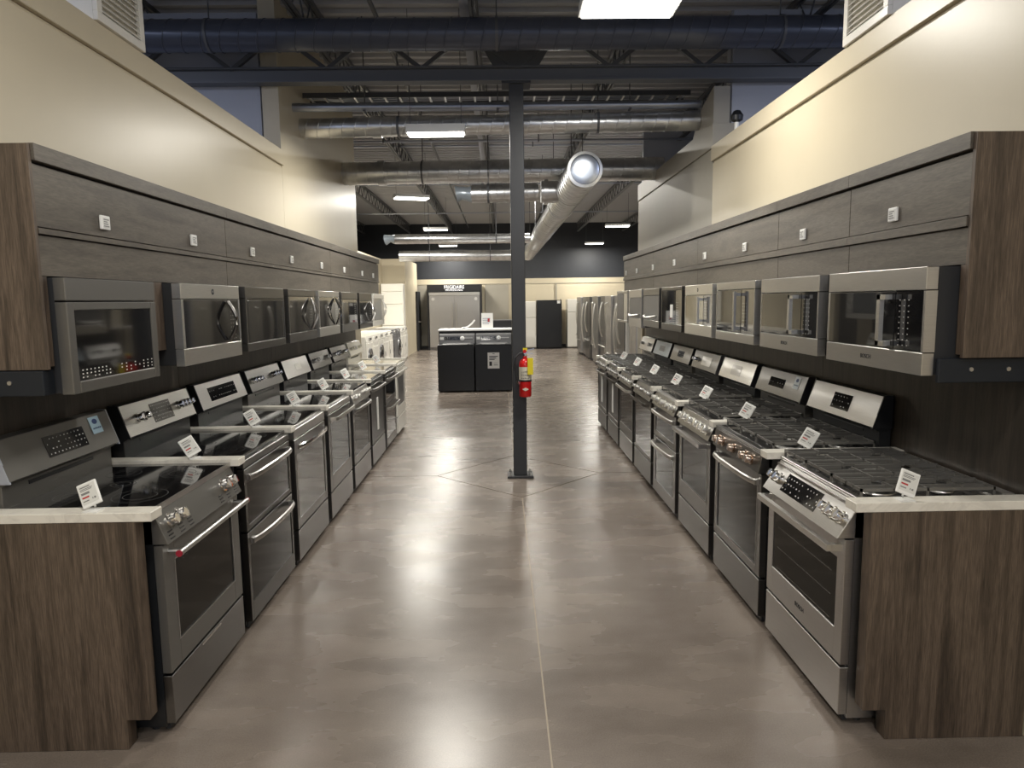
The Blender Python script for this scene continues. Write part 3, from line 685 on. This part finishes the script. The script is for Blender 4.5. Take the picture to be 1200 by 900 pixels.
W_ = (.075, .10, .11)
LSPEC = [
 dict(gas=0, m=SLATE, body=BLACKP, top=.775, win=(.09, .085, .105), hk='bar', hm=STEEL, frame=STEEL, hw=.36, endm=mat('red_medallion', (.30, .01, .03), 0, .3), front=1, slope=(-.025, .025), knobs=(-.30, -.225, .225, .30), km=CHROME, kr=.024, kz=.01, vents=(-.33, -.24, -.16, .16, .24, .33), slit=1, dm=MIDS, pm=SLATE, trim=STEEL,
      bg=dict(m=SLATE, lm=SLATE, em=mat('pale_cap', (.42, .45, .52), .3, .4), disp=(-.12, .155, .085, (11, 4)), sticker=1)),
 dict(gas=0, m=DARKS, top=.86, win=(.03, .075, .03), hk='bow', hm=STEEL, double=1, front=0, knobs=(), pm=MIDS,
      bg=dict(m=STEELV, lm=BLACKP, disp=(-.10, .12, .10, (12, 5)), dm=DARKS, knobs=(-.255, -.18, .20, .245, .29, .335), km=CHROME)),
 dict(gas=0, m=MIDS, top=.835, win=(.045, .10, .06), hk='bow', hm=CHROME, front=0, knobs=(), pm=STEEL, dm=MIDS, wm=mat('bronze_glass', (.045, .038, .03), 0, .08),
      bg=dict(m=STEEL, lm=BLACKP, disp=(-.22, .22, .085, (14, 2)))),
 dict(gas=0, m=MIDS, top=.85, win=(.07, .07, .12), hk='flat', hm=STEELV, front=0, knobs=(), pm=STEEL, dm=MIDS, frame=STEEL,
      bg=dict(m=MIDS, lm=MIDS, knobs=(-.30, -.23, -.16, .16, .23, .30), km=CHROME, inset=(-.1, .1, .06))),
 dict(gas=0, m=MIDS, top=.79, win=(.06, .08, .07), hk='bow', hm=STEEL, front=1, slope=(-.02, .02), knobs=(-.30, -.20, .20, .30), km=STEELV, pm=STEEL, dm=MIDS,
      bg=dict(m=STEEL, lm=BLACKP, inset=(-.05, .12, .05), im=STEELV)),
 dict(gas=0, m=DARKS, top=.86, win=(.02, .09, .03), hk='bow', hm=STEEL, front=0, knobs=(), pm=BLACKP, dm=MIDS, sticker=1, wm=BLACKP,
      bg=dict(m=DARKS, lm=BLACKP, knobs=(-.28, -.2, .2, .28), km=STEEL, inset=(-.1, .1, .06))),
 dict(gas=0, m=MIDS, top=.86, win=(.05, .10, .06), hk='flat', hm=STEEL, double=1, front=0, knobs=(), pm=MIDS, wm=GLASS,
      bg=dict(m=DARKS, lm=BLACKP, disp=(-.1, .1, .06, (8, 2)), knobs=(-.28, -.2, .2, .28), km=CHROME)),
 dict(gas=0, m=WHITE, body=WHITE, top=.86, win=(.10, .12, .12), hk='bow', hm=WHITE, front=0, knobs=(), pm=WHITE, dm=WHITE, ctm=mat('pale_glass_top', (.70, .67, .55), 0, .1), wm=GREYW,
      bg=dict(m=WHITE, lm=WHITE, em=WHITE, disp=(-.1, .1, .05, (8, 2)), dm=GREYW, knobs=(-.28, -.2, .2, .28), km=WHITE))]
RSPEC = [
 dict(gas=1, m=STEEL, body=STEEL, top=.765, win=(.06, .09, .13), hk='square', hm=STEELV, hw=.365, front=1, slope=(-.035, .05), knobs=(-.33, -.275, .20, .265, .33), km=CHROME, kr=.022, fdisp=(-.215, .13), brand='BOSCH', racks=1, bright=1, ctm=STEEL, dm=STEEL),
 dict(gas=1, m=MIDS, top=.80, win=(.055, .07, .05), hk='bow', hm=STEELV, front=1, slope=(-.02, .0), knobs=(-.28, -.20, -.02, .17, .26), km=BRONZE, kr=.023, ctm=MIDS, dm=MIDS, frame=STEEL,
      bg=dict(m=STEEL, lm=BLACKP, disp=(-.10, .10, .085, (6, 3)), em=BLACKP)),
 dict(gas=1, m=MIDS, top=.79, win=(.07, .05, .12), hk='square', hm=STEEL, front=1, slope=(-.02, .03), knobs=(-.30, -.2, -.05, .1, .2, .3), km=STEELV, kr=.024, ctm=DARKS, dm=MIDS, frame=STEEL,
      bg=dict(m=MIDS, lm=MIDS, em=MIDS, disp=(-.17, .08, .06, (6, 1)), sticker=2)),
 dict(gas=1, m=MIDS, top=.80, win=(.07, .06, .05), hk='bow', hm=STEELV, double=1, front=1, slope=(-.02, .02), knobs=(-.30, -.18, 0, .18, .30), km=STEELV, kr=.024, ctm=STEEL,
      bg=dict(m=STEELV, lm=BLACKP, inset=(-.12, .10, .08), im=STEEL)),
 dict(gas=1, m=DARKS, top=.79, win=(.02, .08, .03), hk='flat', hm=DARKS, front=1, slope=(-.02, .03), knobs=(-.30, -.2, 0, .2, .30), km=STEEL, kr=.02, ctm=DARKS, dm=DARKS, wm=GLASS,
      bg=dict(m=MIDS, lm=DARKS, em=STEEL, knobs=(-.28, -.22), inset=(-.1, .18, .08), im=STEEL)),
 dict(gas=1, m=DARKS, top=.80, win=(.05, .08, .10), hk='flat', hm=STEELV, front=1, slope=(-.02, .02), knobs=(-.28, -.14, 0, .14, .28), km=STEEL, kr=.02, ctm=DARKS, dm=MIDS,
      bg=dict(m=MIDS, lm=MIDS, disp=(-.12, .1, .06, (5, 3)))),
 dict(gas=1, m=DARKS, top=.80, win=(.03, .09, .05), hk='bow', hm=DARKS, front=1, slope=(-.02, .02), knobs=(-.28, -.14, 0, .14, .28), km=STEEL, kr=.02, ctm=DARKS, dm=DARKS, sticker=1, wm=BLACKP,
      bg=dict(m=FILM, lm=BLACKP, disp=(-.12, .12, .06, (8, 2)), dm=GREYW)),
 dict(gas=1, m=DARKS, top=.80, win=(.03, .09, .05), hk='bow', hm=STEEL, front=1, slope=(-.02, .02), knobs=(-.28, -.14, 0, .14, .28), km=STEEL, kr=.02, ctm=STEEL, dm=DARKS, sticker=1, wm=BLACKP,
      bg=dict(m=STEEL, lm=STEEL, disp=(.05, .15, .05, (3, 2)), dm=GREYW, knobs=(-.2, .25), km=STEEL))]
LLAB = ['grey electric range, nearest on the left, red-ended bar handle, blue sticker', 'dark steel double oven range with two bowed handles and shiny knob backguard',
        'third range on the left, bronze oven glass and black display strip', 'fourth left range with flat bright handle and backguard knobs', 'fifth left range with four knobs on its front edge',
        'sixth left range, black door with a vertical white sticker', 'seventh left range, steel double oven before the white one', 'white electric range at the far end of the left row']
RLAB = ['bright stainless gas range nearest on the right, display between front knobs', 'second right gas range with bronze knobs and bowed handle', 'third right gas range, six fat knobs, grey backguard with blue sticker',
        'fourth right gas range, double oven with two bowed handles', 'fifth right gas range with black glass door and flat handle', 'sixth right gas range, dark with a bright flat handle',
        'seventh right gas range, white door sticker and pale film on backguard', 'gas range at the far end of the right row with a white door sticker']
for s, specs, labs in ((-1, LSPEC, LLAB), (1, RSPEC, RLAB)):
    for i, sp in enumerate(specs):
        yc = Y0[s]+.085+W2+.012+i*P
        make_range(sp, labs[i], (s*1.318, yc, 0), PI/2 if s < 0 else -PI/2, 'ranges in the %s row' % SIDE[s])

# ------------------------------------------------------------------ microwaves
def vhandle(kind, x, z0, z1, y, m, parent):
    mb = MB()
    if kind == 'square':
        mb.box(x-.012, x+.012, y-.05, y-.032, z0, z1)
        for z in (z0, z1-.02): mb.box(x-.012, x+.05, y-.05, y-.034, z, z+.02); mb.box(x-.012, x+.012, y-.034, y, z, z+.02)
    elif kind == 'bar':
        mb.box(x-.012, x+.012, y-.045, y-.030, z0, z1)
        for z in (z0+.01, z1-.03): mb.box(x-.010, x+.010, y-.032, y, z, z+.02)
    elif kind == 'arc':
        pts = [(x, y-.008-.045*math.sin(PI*k/10), z0+(z1-z0)*k/10) for k in range(11)]
        mb.tube(pts, .011, 8)
    elif kind == 'lens':   # two opposed arcs
        for sg in (-1, 1):
            pts = [(x+sg*.045*math.sin(PI*k/12)*(1 if sg > 0 else 1.1), y-.008-.045*math.sin(PI*k/12), z0+(z1-z0)*k/12) for k in range(13)]
            mb.tube(pts, .008, 8)
    elif kind == 'hbar':
        pts = [(-.26+.52*k/10, y-.008-.04*math.sin(PI*k/10)**.5, z0+.03-.012*math.sin(PI*k/10)) for k in range(11)]
        mb.tube(pts, .012, 8)
    return mb.build('handle', m, parent)
def make_mw(sp, label, loc, rz, group):
    t = thing('microwave', label, 'microwave', loc, rz, group)
    w = sp.get('w', .76)/2; h = sp.get('h', .40); fm = sp['m']; tb = sp.get('tb', .085); bb = sp.get('bb', .07)
    dep = .395
    MB().box(-w+.004, w-.004, .045, dep, .004, h).build('body', sp.get('body', BLACKM), t, bevel=.002)
    if sp.get('kit'):
        MB().frame(-w, w, 0, h-.09, .045, .03, .045, 0, .045).build('trim_frame', fm, t, bevel=.003)
        MB().box(-w, w, 0, .045, h-.085, h).build('top_band', fm, t, bevel=.003)
        g_ = MB().box(-w+.046, w-.046, .006, .044, .046, h-.121).build('glass_front', GLASS, t)
        m = MB(); random.seed(4)
        for x0, x1 in ((-w+.075, -.07), (.02, w-.06)):
            for i in range(8):
                for j in range(3):
                    if random.random() < .85: cx = x0+(x1-x0)*i/7; cz = .055+j*.014; m.box(cx-.004, cx+.004, .0052, .006, cz, cz+.005)
        m.build('button_print', PRINT, g_)
        return t
    ds = sp.get('ds', .78)      # fraction of width taken by the door
    xs = -w+2*w*ds
    MB().box(-w, w, 0, .045, h-tb, h).build('top_band', fm, t, bevel=.002)
    bn = MB().box(-w, w, 0, .045, 0, bb).build('bottom_band', fm, t, bevel=.002)
    e = sp.get('edge', .022)
    dr = MB().box(-w, -w+e, 0, .045, bb+.003, h-tb-.003).box(-w+e, xs, .006, .045, bb+.003, h-tb-.003).build('door', fm, t, bevel=.001)
    MB().box(-w+e, xs-.002, .001, .006, bb+.005, h-tb-.005).build('window', sp.get('g', GLASS), dr)
    cp = MB().box(xs+.002, w-.012, .003, .045, bb+.003, h-tb-.003).box(w-.012, w, 0, .045, bb+.003, h-tb-.003, 1).build('control_panel', [sp.get('cg', GLASS), fm], t)
    if sp.get('keys', 1):
        m = MB(); random.seed(9)
        for i in range(3):
            for j in range(9): cx = xs+.03+i*.03; cz = bb+.02+j*.022; m.box(cx-.003, cx+.003, .0022, .003, cz, cz+.003)
        m.build('button_print', PRINT, cp)
    if sp.get('hk'): vhandle(sp['hk'], sp.get('hx', xs-.03), bb+.015, h-tb-.015, 0, sp.get('hm', fm), dr)
    if sp.get('brand'): text('logo_print', sp['brand'], .026, INK, bn, (-.02, -.0008, bb/2), (PI/2, 0, 0))
    if sp.get('logo'):
        MB().lathe([(.013, -.0012), (.016, -.0015), (.016, .0)], (0, 0, h-tb/2), 18, 0, 'y').build('round_logo', INK, t)
        text('logo_print', 'GE', .014, fm, t.children[-1], (0, -.002, h-tb/2), (PI/2, 0, 0))
    if sp.get('card'): MB().box(-.02, .07, -.003, .0, .12, .24).build('paper_card', WHITEP, dr)
    return t
LM = [dict(m=SLATE, kit=1, w=.66, h=.435), dict(m=STEELV, hk='arc', hm=DARKS, tb=.075, bb=.085, logo=1, h=.41), dict(m=MIDS, tb=.07, bb=.05, ds=.95, edge=.02, g=MIRR, keys=0), dict(m=MIDS, hk='lens', hm=STEEL, tb=.05, bb=.07, ds=.72, hx=.20),
      dict(m=STEELV, hk='lens', hm=CHROME, tb=.05, bb=.08, g=MIRR, hx=.20), dict(m=MIDS, hk=None, tb=.07, bb=.08, g=MIRR), dict(m=DARKS, hk='lens', hm=STEEL, tb=.09, bb=.05, g=GLASS, hx=.22), dict(m=WHITE, body=WHITE, hk='lens', hm=WHITE, tb=.06, bb=.07, g=mat('pale_grey_glass', (.30, .31, .31), 0, .15), hx=.2, cg=WHITE)]
RM = [dict(m=STEEL, hk='square', hm=STEELV, tb=.085, bb=.085, brand='BOSCH', ds=.74, hx=.15, g=MIRR, edge=.018, h=.405), dict(m=STEEL, hk='square', hm=STEELV, tb=.08, bb=.085, ds=.74, hx=.14, g=MIRR, edge=.015, brand='BOSCH'),
      dict(m=STEEL, hk='bar', hm=STEEL, tb=.05, bb=.06, ds=.68, g=MIRR, hx=.12, edge=.015), dict(m=STEELV, hk='bar', hm=STEELV, tb=.08, bb=.085, ds=.7, g=mat('pale_mirror_glass', (.28, .27, .23), .9, .06), logo=1, hx=.14),
      dict(m=DARKS, tb=.03, bb=.06, ds=.7, g=MIRR, card=1, body=BLACKP), dict(m=MIDS, hk='hbar', hm=STEELV, tb=.07, bb=.07, ds=.97, g=GREYW, keys=0, edge=.03), dict(m=STEEL, hk='hbar', hm=STEELV, tb=.09, bb=.10, ds=.97, g=GREYW, keys=0, edge=.06, h=.43),
      dict(m=STEEL, tb=.03, bb=.03, ds=.66, g=GLASS, cg=STEELV)]
LML = ['grey framed built-in microwave with big black glass, nearest on the left wall', 'bright steel microwave with dark bowed handle, second on the left', 'dark steel handleless microwave, third on the left', 'steel microwave with lens shaped handle, fourth on the left',
       'bright mirror-windowed microwave with lens shaped handle, fifth on the left', 'handleless steel microwave, sixth on the left', 'black microwave with steel lens shaped handle, seventh on the left', 'white microwave with white lens shaped handle at the left end']
RML = ['stainless microwave with square handle, nearest on the right wall', 'stainless microwave with square handle, second on the right wall', 'steel microwave with slim vertical bar handle, third on the right', 'brightest steel microwave with round logo, fourth on the right',
       'dark microwave with a paper card on its door, fifth on the right', 'grey windowed microwave with low horizontal handle, sixth on the right', 'seventh microwave on the right, horizontal handle and wide bottom band', 'farthest microwave on the right wall with dark glass door']
for s, sps, labs in ((-1, LM, LML), (1, RM, RML)):
    for i, sp in enumerate(sps):
        y = Y0[s]+.09+.38+i*P; x = 1.57
        if s < 0 and i == 0: y = 2.915; x = 1.60
        top = 1.805; h = sp.get('h', .40)
        make_mw(sp, labs[i], (s*x, y, top-h), PI/2 if s < 0 else -PI/2, 'microwaves under the %s upper cabinets' % SIDE[s])

# ------------------------------------------------------------------ washers and plinth behind the column
def top_washer(loc, label, flyer):
    t = thing('top_load_washer', label, 'washing machine', loc, 0, 'black washers in the aisle')
    MB().box(-.342, .342, 0, .66, .02, .87).build('body', BLACKP, t, bevel=.008, seg=2)
    for sx in (-1, 1): MB().cyl((sx*.29, .05, 0), (sx*.29, .05, .02), .02, 8).build('foot', BLACKM, t)
    MB().box(-.335, .335, .005, .52, .87, .895).build('lid_frame', BLACKP, t, bevel=.004)
    l = MB().box(-.26, .26, .03, .48, .895, .905).build('lid', GREYW, t, bevel=.003); MB().box(-.22, .22, .012, .03, .885, .90).build('lid_glint', WHITEP, l)  # white strip at the lid front is a painted reflection
    MB().prism([(.50, .87), (.52, 1.05), (.56, 1.075), (.65, 1.075), (.65, .87)], -.342, .342, 'x').build('console', GREYW, t, bevel=.004)
    c = t.children[-1]
    yf = lambda z: .50+.02*(z-.87)/.18
    display(c, -.24, .05, .985, .07, yf, (8, 3))
    knob(.10, yf(.985), .985, -1, .1, .035, WHITEP, c)
    MB().box(.14, .30, .505, .512, .98, 1.0).build('console_strip', STEELV, c); MB().box(-.33, -.26, .505, .512, .96, 1.01).build('console_strip', WHITEP, c)
    if flyer:
        f = MB().box(-.11, .11, -.003, -.0, .44, .74).build('paper_flyer', WHITEP, t); m = MB()
        for k in range(3): m.box(-.08, .08-.03*k, -.004, -.003, .66-k*.03, .675-k*.03)
        m.box(-.08, -.03, -.004, -.003, .49, .57); m.box(0, .08, -.004, -.003, .5, .51); m.box(0, .08, -.004, -.003, .54, .545); m.box(-.02, .02, -.004, -.003, .71, .72); m.build('flyer_print', INK, f)
top_washer((-.85, 12.87, 0), 'black top loading washer on the left, in front of the dark plinth', 0)
top_washer((-.145, 12.87, 0), 'black top loading washer with paper flyer, beside the column', 1)
t = thing('display_plinth', 'dark plinth with white top standing behind the two black washers', 'plinth', (-.5, 13.57, 0))
MB().box(-.72, .72, 0, .62, 0, 1.12).build('body', BLACKM, t, bevel=.004); MB().box(-.735, .735, -.015, .635, 1.12, 1.15).build('top', WHITEP, t, bevel=.003)
t = thing('sign_holder', 'white printed sign card standing on the plinth behind the washers', 'sign', (-.27, 13.75, 1.15))
MB().box(-.115, .115, -.003, .003, 0, .31).build('card', WHITEP, t); m = MB()
for k in range(4): m.box(-.09, .06-.02*(k % 2), -.0045, -.003, .20-k*.035, .208-k*.035)
m.build('print', NAVY, t); MB().box(.01, .05, -.0045, -.003, .14, .20).build('picture_print', REDINK, t); MB().box(-.12, .12, -.03, .03, 0, .008).build('base', WHITEP, t)
t = thing('handset', 'white curved booklet prop lying on the plinth beside the sign', 'folder', (-.62, 13.8, 1.15))
MB().rbar([(-.13, 0, .015), (-.05, 0, .03), (.04, 0, .10), (.10, 0, .17)], .03, .10).build('body', WHITEP, t, bevel=.006)
MB().box(-.16, -.08, -.05, .05, 0, .035).build('foot', WHITEP, t, bevel=.008)

# ------------------------------------------------------------------ double refrigerator with sign
t = thing('fridge_surround', 'dark surround with white lettering framing the double refrigerator', 'display surround', (-1.61, 24.3, 0))
MB().box(-.95, -.90, 0, .85, 0, 2.28).build('side_panel', BLACKM, t); MB().box(.90, .95, 0, .85, 0, 2.28).build('side_panel', BLACKM, t)
h = MB().box(-.90, .90, 0, .85, 2.02, 2.28).build('header', BLACKM, t)
EMW = mat('lit_sign_letters', (.9, .9, .9), 0, .5, emit=1.0)
text('lettering', 'FRIGIDAIRE', .17, EMW, h, (0, -.006, 2.185), (PI/2, 0, 0), .004, sx=.82)
text('lettering', 'PROFESSIONAL', .085, EMW, h, (0, -.006, 2.085), (PI/2, 0, 0), .004, sx=1.06)
t = thing('column_refrigerator', 'stainless double refrigerator with two tall centre handles', 'refrigerator', (-1.61, 24.32, 0))
MB().box(-.89, .89, .06, .8, .02, 1.90).build('body', STEEL, t)
for sx in (-1, 1):
    d = MB().box(min(.003*sx, .885*sx), max(.003*sx, .885*sx), 0, .055, .10, 1.90).build('door', STEEL, t, bevel=.004)
    MB().cyl((.07*sx, -.06, .45), (.07*sx, -.06, 1.65), .015, 10).cyl((.07*sx, 0, .5), (.07*sx, -.06, .5), .012, 8).cyl((.07*sx, 0, 1.6), (.07*sx, -.06, 1.6), .012, 8).build('handle', STEELV, d)
    MB().cyl((.75*sx, -.006, 1.78), (.75*sx, 0, 1.78), .055, 18).build('round_sticker', WHITEP, d)
MB().box(-.89, .89, 0, .06, 1.905, 2.015).build('top_grille', STEELV, t, bevel=.004); MB().box(-.88, .88, .03, .06, 0.0, .09).build('toe_grille', MIDS, t)

# ------------------------------------------------------------------ top freezer refrigerators on back wall
def top_freezer(loc, w, h, m, label, split=.70, note=False):
    t = thing('refrigerator', label, 'refrigerator', loc, 0, 'refrigerators along the back wall'); w /= 2
    MB().box(-w, w, .07, .70, .02, h).build('body', m, t, bevel=.005)
    MB().box(-w+.02, w-.02, .08, .12, 0, .06).build('toe_grille', BLACKM, t)
    for a, b in ((.06, h*split-.005), (h*split+.005, h)):
        d = MB().box(-w, w, 0, .065, a, b).build('door', m, t, bevel=.008, seg=2)
        z0, z1 = (a+(b-a)*.45, b-.03) if a < .1 else (a+.02, a+(b-a)*.7)
        MB().box(w-.055, w-.03, -.045, -.03, z0, z1).box(w-.055, w-.03, -.03, 0, z0, z0+.03).box(w-.055, w-.03, -.03, 0, z1-.03, z1).build('handle', m, d)
    if note: MB().box(w-.16, w-.04, -.004, -.001, h-.12, h-.02).build('paper_note', WHITEP, t)
    return t
top_freezer((1.70, 24.1, 0), .86, 1.70, BLACKP, 'black refrigerator with white note, against the back wall', .985, True)
top_freezer((.90, 24.25, 0), .68, 1.66, WHITE, 'white top freezer refrigerator left of the black one, by the column', .66)
top_freezer((2.72, 24.3, 0), .74, 1.72, WHITE, 'white top freezer refrigerator between black one and stainless row', .74)
t = thing('cooktop_display', 'low dark display counter far behind the plinth, left of the column', 'display counter', (.05, 22.5, 0))
MB().box(-.6, .5, 0, .6, 0, 1.05).build('body', BLACKM, t); MB().box(-.62, .52, -.02, .62, 1.05, 1.08).build('top', GREYW, t)

# ------------------------------------------------------------------ stainless french door row
FRL = ['nearest', 'second', 'third', 'fourth', 'fifth', 'sixth', 'seventh', 'eighth', 'ninth', 'tenth', 'farthest']
def french(label, loc, m, hk, h=1.78):
    t = thing('french_door_refrigerator' if hk == 1 else 'side_by_side_refrigerator', label, 'refrigerator', loc, -PI/2, 'stainless refrigerators in a row'); w = .44; zl = .66 if hk == 1 else .07
    MB().box(-w+.005, w-.005, .07, .75, .02, h-.02).build('body', GREYW, t)
    for sx in (-1, 1):
        d = MB().box(min(.003*sx, w*sx), max(.003*sx, w*sx), 0, .068, zl, h).build('door', m, t, bevel=.012, seg=2)
        x = .05*sx
        if hk: pts = [(x+.02*sx*math.sin(PI*k/8), -.01-.065*math.sin(PI*k/8)**.6, (.78 if hk == 1 else .45)+(.86 if hk == 1 else 1.15)*k/8) for k in range(9)]
        else: pts = [(x, -.005, .45), (x, -.06, .48), (x, -.06, 1.6), (x, -.005, 1.63)]
        MB().tube(pts, .013, 8).build('handle', STEELV, d)
    if hk == 1:
      f = MB().box(-w, w, 0, .068, .06, .65).build('freezer_drawer', m, t, bevel=.01, seg=2)
      MB().tube([(-.36, -.005, .56), (-.34, -.05, .57), (.34, -.05, .57), (.36, -.005, .56)], .013, 8).build('handle', STEELV, f)
    MB().box(-w+.02, w-.02, .05, .1, 0, .055).build('toe_grille', BLACKM, t)
    return t
pr = [None]*3; FM = [STEEL, MIDS, steel('cool_steel', (.42, .42, .42))]
for k in range(11):
    y = 13.2+k*.935; hk = k % 3; m = FM[hk]
    lab = '%s stainless refrigerator in the row past the right wall%s' % (FRL[k], ', with bowed handles' if hk else ', with straight handles')
    loc = (2.50+(.0, -.05, .04, -.02)[k % 4], y, 0)
    if pr[hk] is None: pr[hk] = french(lab, loc, m, hk)
    else: o = copy_tree(pr[hk]); o.location = loc; o['label'] = lab
t = thing('display_post', 'thin white post standing before the stainless refrigerator row', 'post', (1.93, 10.5, 0))
MB().box(-.025, .025, -.025, .025, 0, 1.36).build('post', WHITEP, t, bevel=.003); MB().box(-.08, .08, -.08, .08, 0.0, .01).build('base', WHITEP, t)

# ------------------------------------------------------------------ front load laundry row on the left
WL = [('white', 1), ('white', 0), ('white', 1), ('white', 0), ('white', 0), ('grey', 0), ('grey', 1), ('white', 0), ('white', 0)]
def laundry(loc, m, win, label):
    t = thing('laundry_machine', label, 'washing machine', loc, PI/2, 'laundry machines in the left background row'); w = .34
    MB().box(-w, w, .03, .75, .02, .97).build('body', m, t, bevel=.012, seg=2)
    MB().box(-w+.005, w-.005, 0, .03, .05, .83).build('front_panel', m, t, bevel=.008)
    MB().prism([(0, .84), (.03, .965), (.06, .965), (.06, .84)], -w+.005, w-.005, 'x').build('control_panel', m, t)
    c = t.children[-1]; MB().cyl((.0, .015, .90), (0, -.012, .905), .035, 16).build('knob', STEEL, c)
    MB().box(.08, .26, .002, .014, .88, .93).build('display', GLASS, c)
    if win:
        MB().lathe([(.16, -.005), (.24, -.03), (.25, -.01), (.25, 0)], (0, 0, .47), 28, 0, 'y').build('porthole_door', [GREYW], t)
        MB().lathe([(.005, -.05), (.1, -.045), (.16, -.02), (.165, -.006)], (0, 0, .47), 24, 0, 'y').build('glass', GLASS, t.children[-1])
    else:
        MB().box(-.27, .27, -.018, 0, .18, .72).build('door', m, t, bevel=.01, seg=2); MB().box(-.27, -.23, -.026, -.018, .4, .5).build('door_handle', GREYW, t.children[-1])
    return t
for k, (c, wn) in enumerate(WL):
    laundry((-2.85, 15.0+k*.72, 0), WHITE if c == 'white' else GREYW, wn, '%s laundry machine with %s, %s in the left background row' % (c, 'round dark door' if wn else 'square door', FRL[k] if k < 8 else 'last'))
t = thing('pedestal_display', 'tall white display cabinet behind the laundry machines', 'cabinet', (-3.32, 21.14, 0))
MB().box(-.30, .37, 0, .44, 0, 2.25).build('body', WHITE, t, bevel=.005)
for a, b in ((1.0, 1.62), (1.64, 2.0), (2.02, 2.22)): MB().box(-.28, .35, -.02, 0, a, b).build('panel', WHITE, t, bevel=.005)

for o in S.objects:
    if o.type == 'MESH' and o.parent and o.name.split('.')[0] in ('print', 'button_print', 'label_print', 'flyer_print', 'sticker_print', 'web'): o['kind'] = 'stuff'
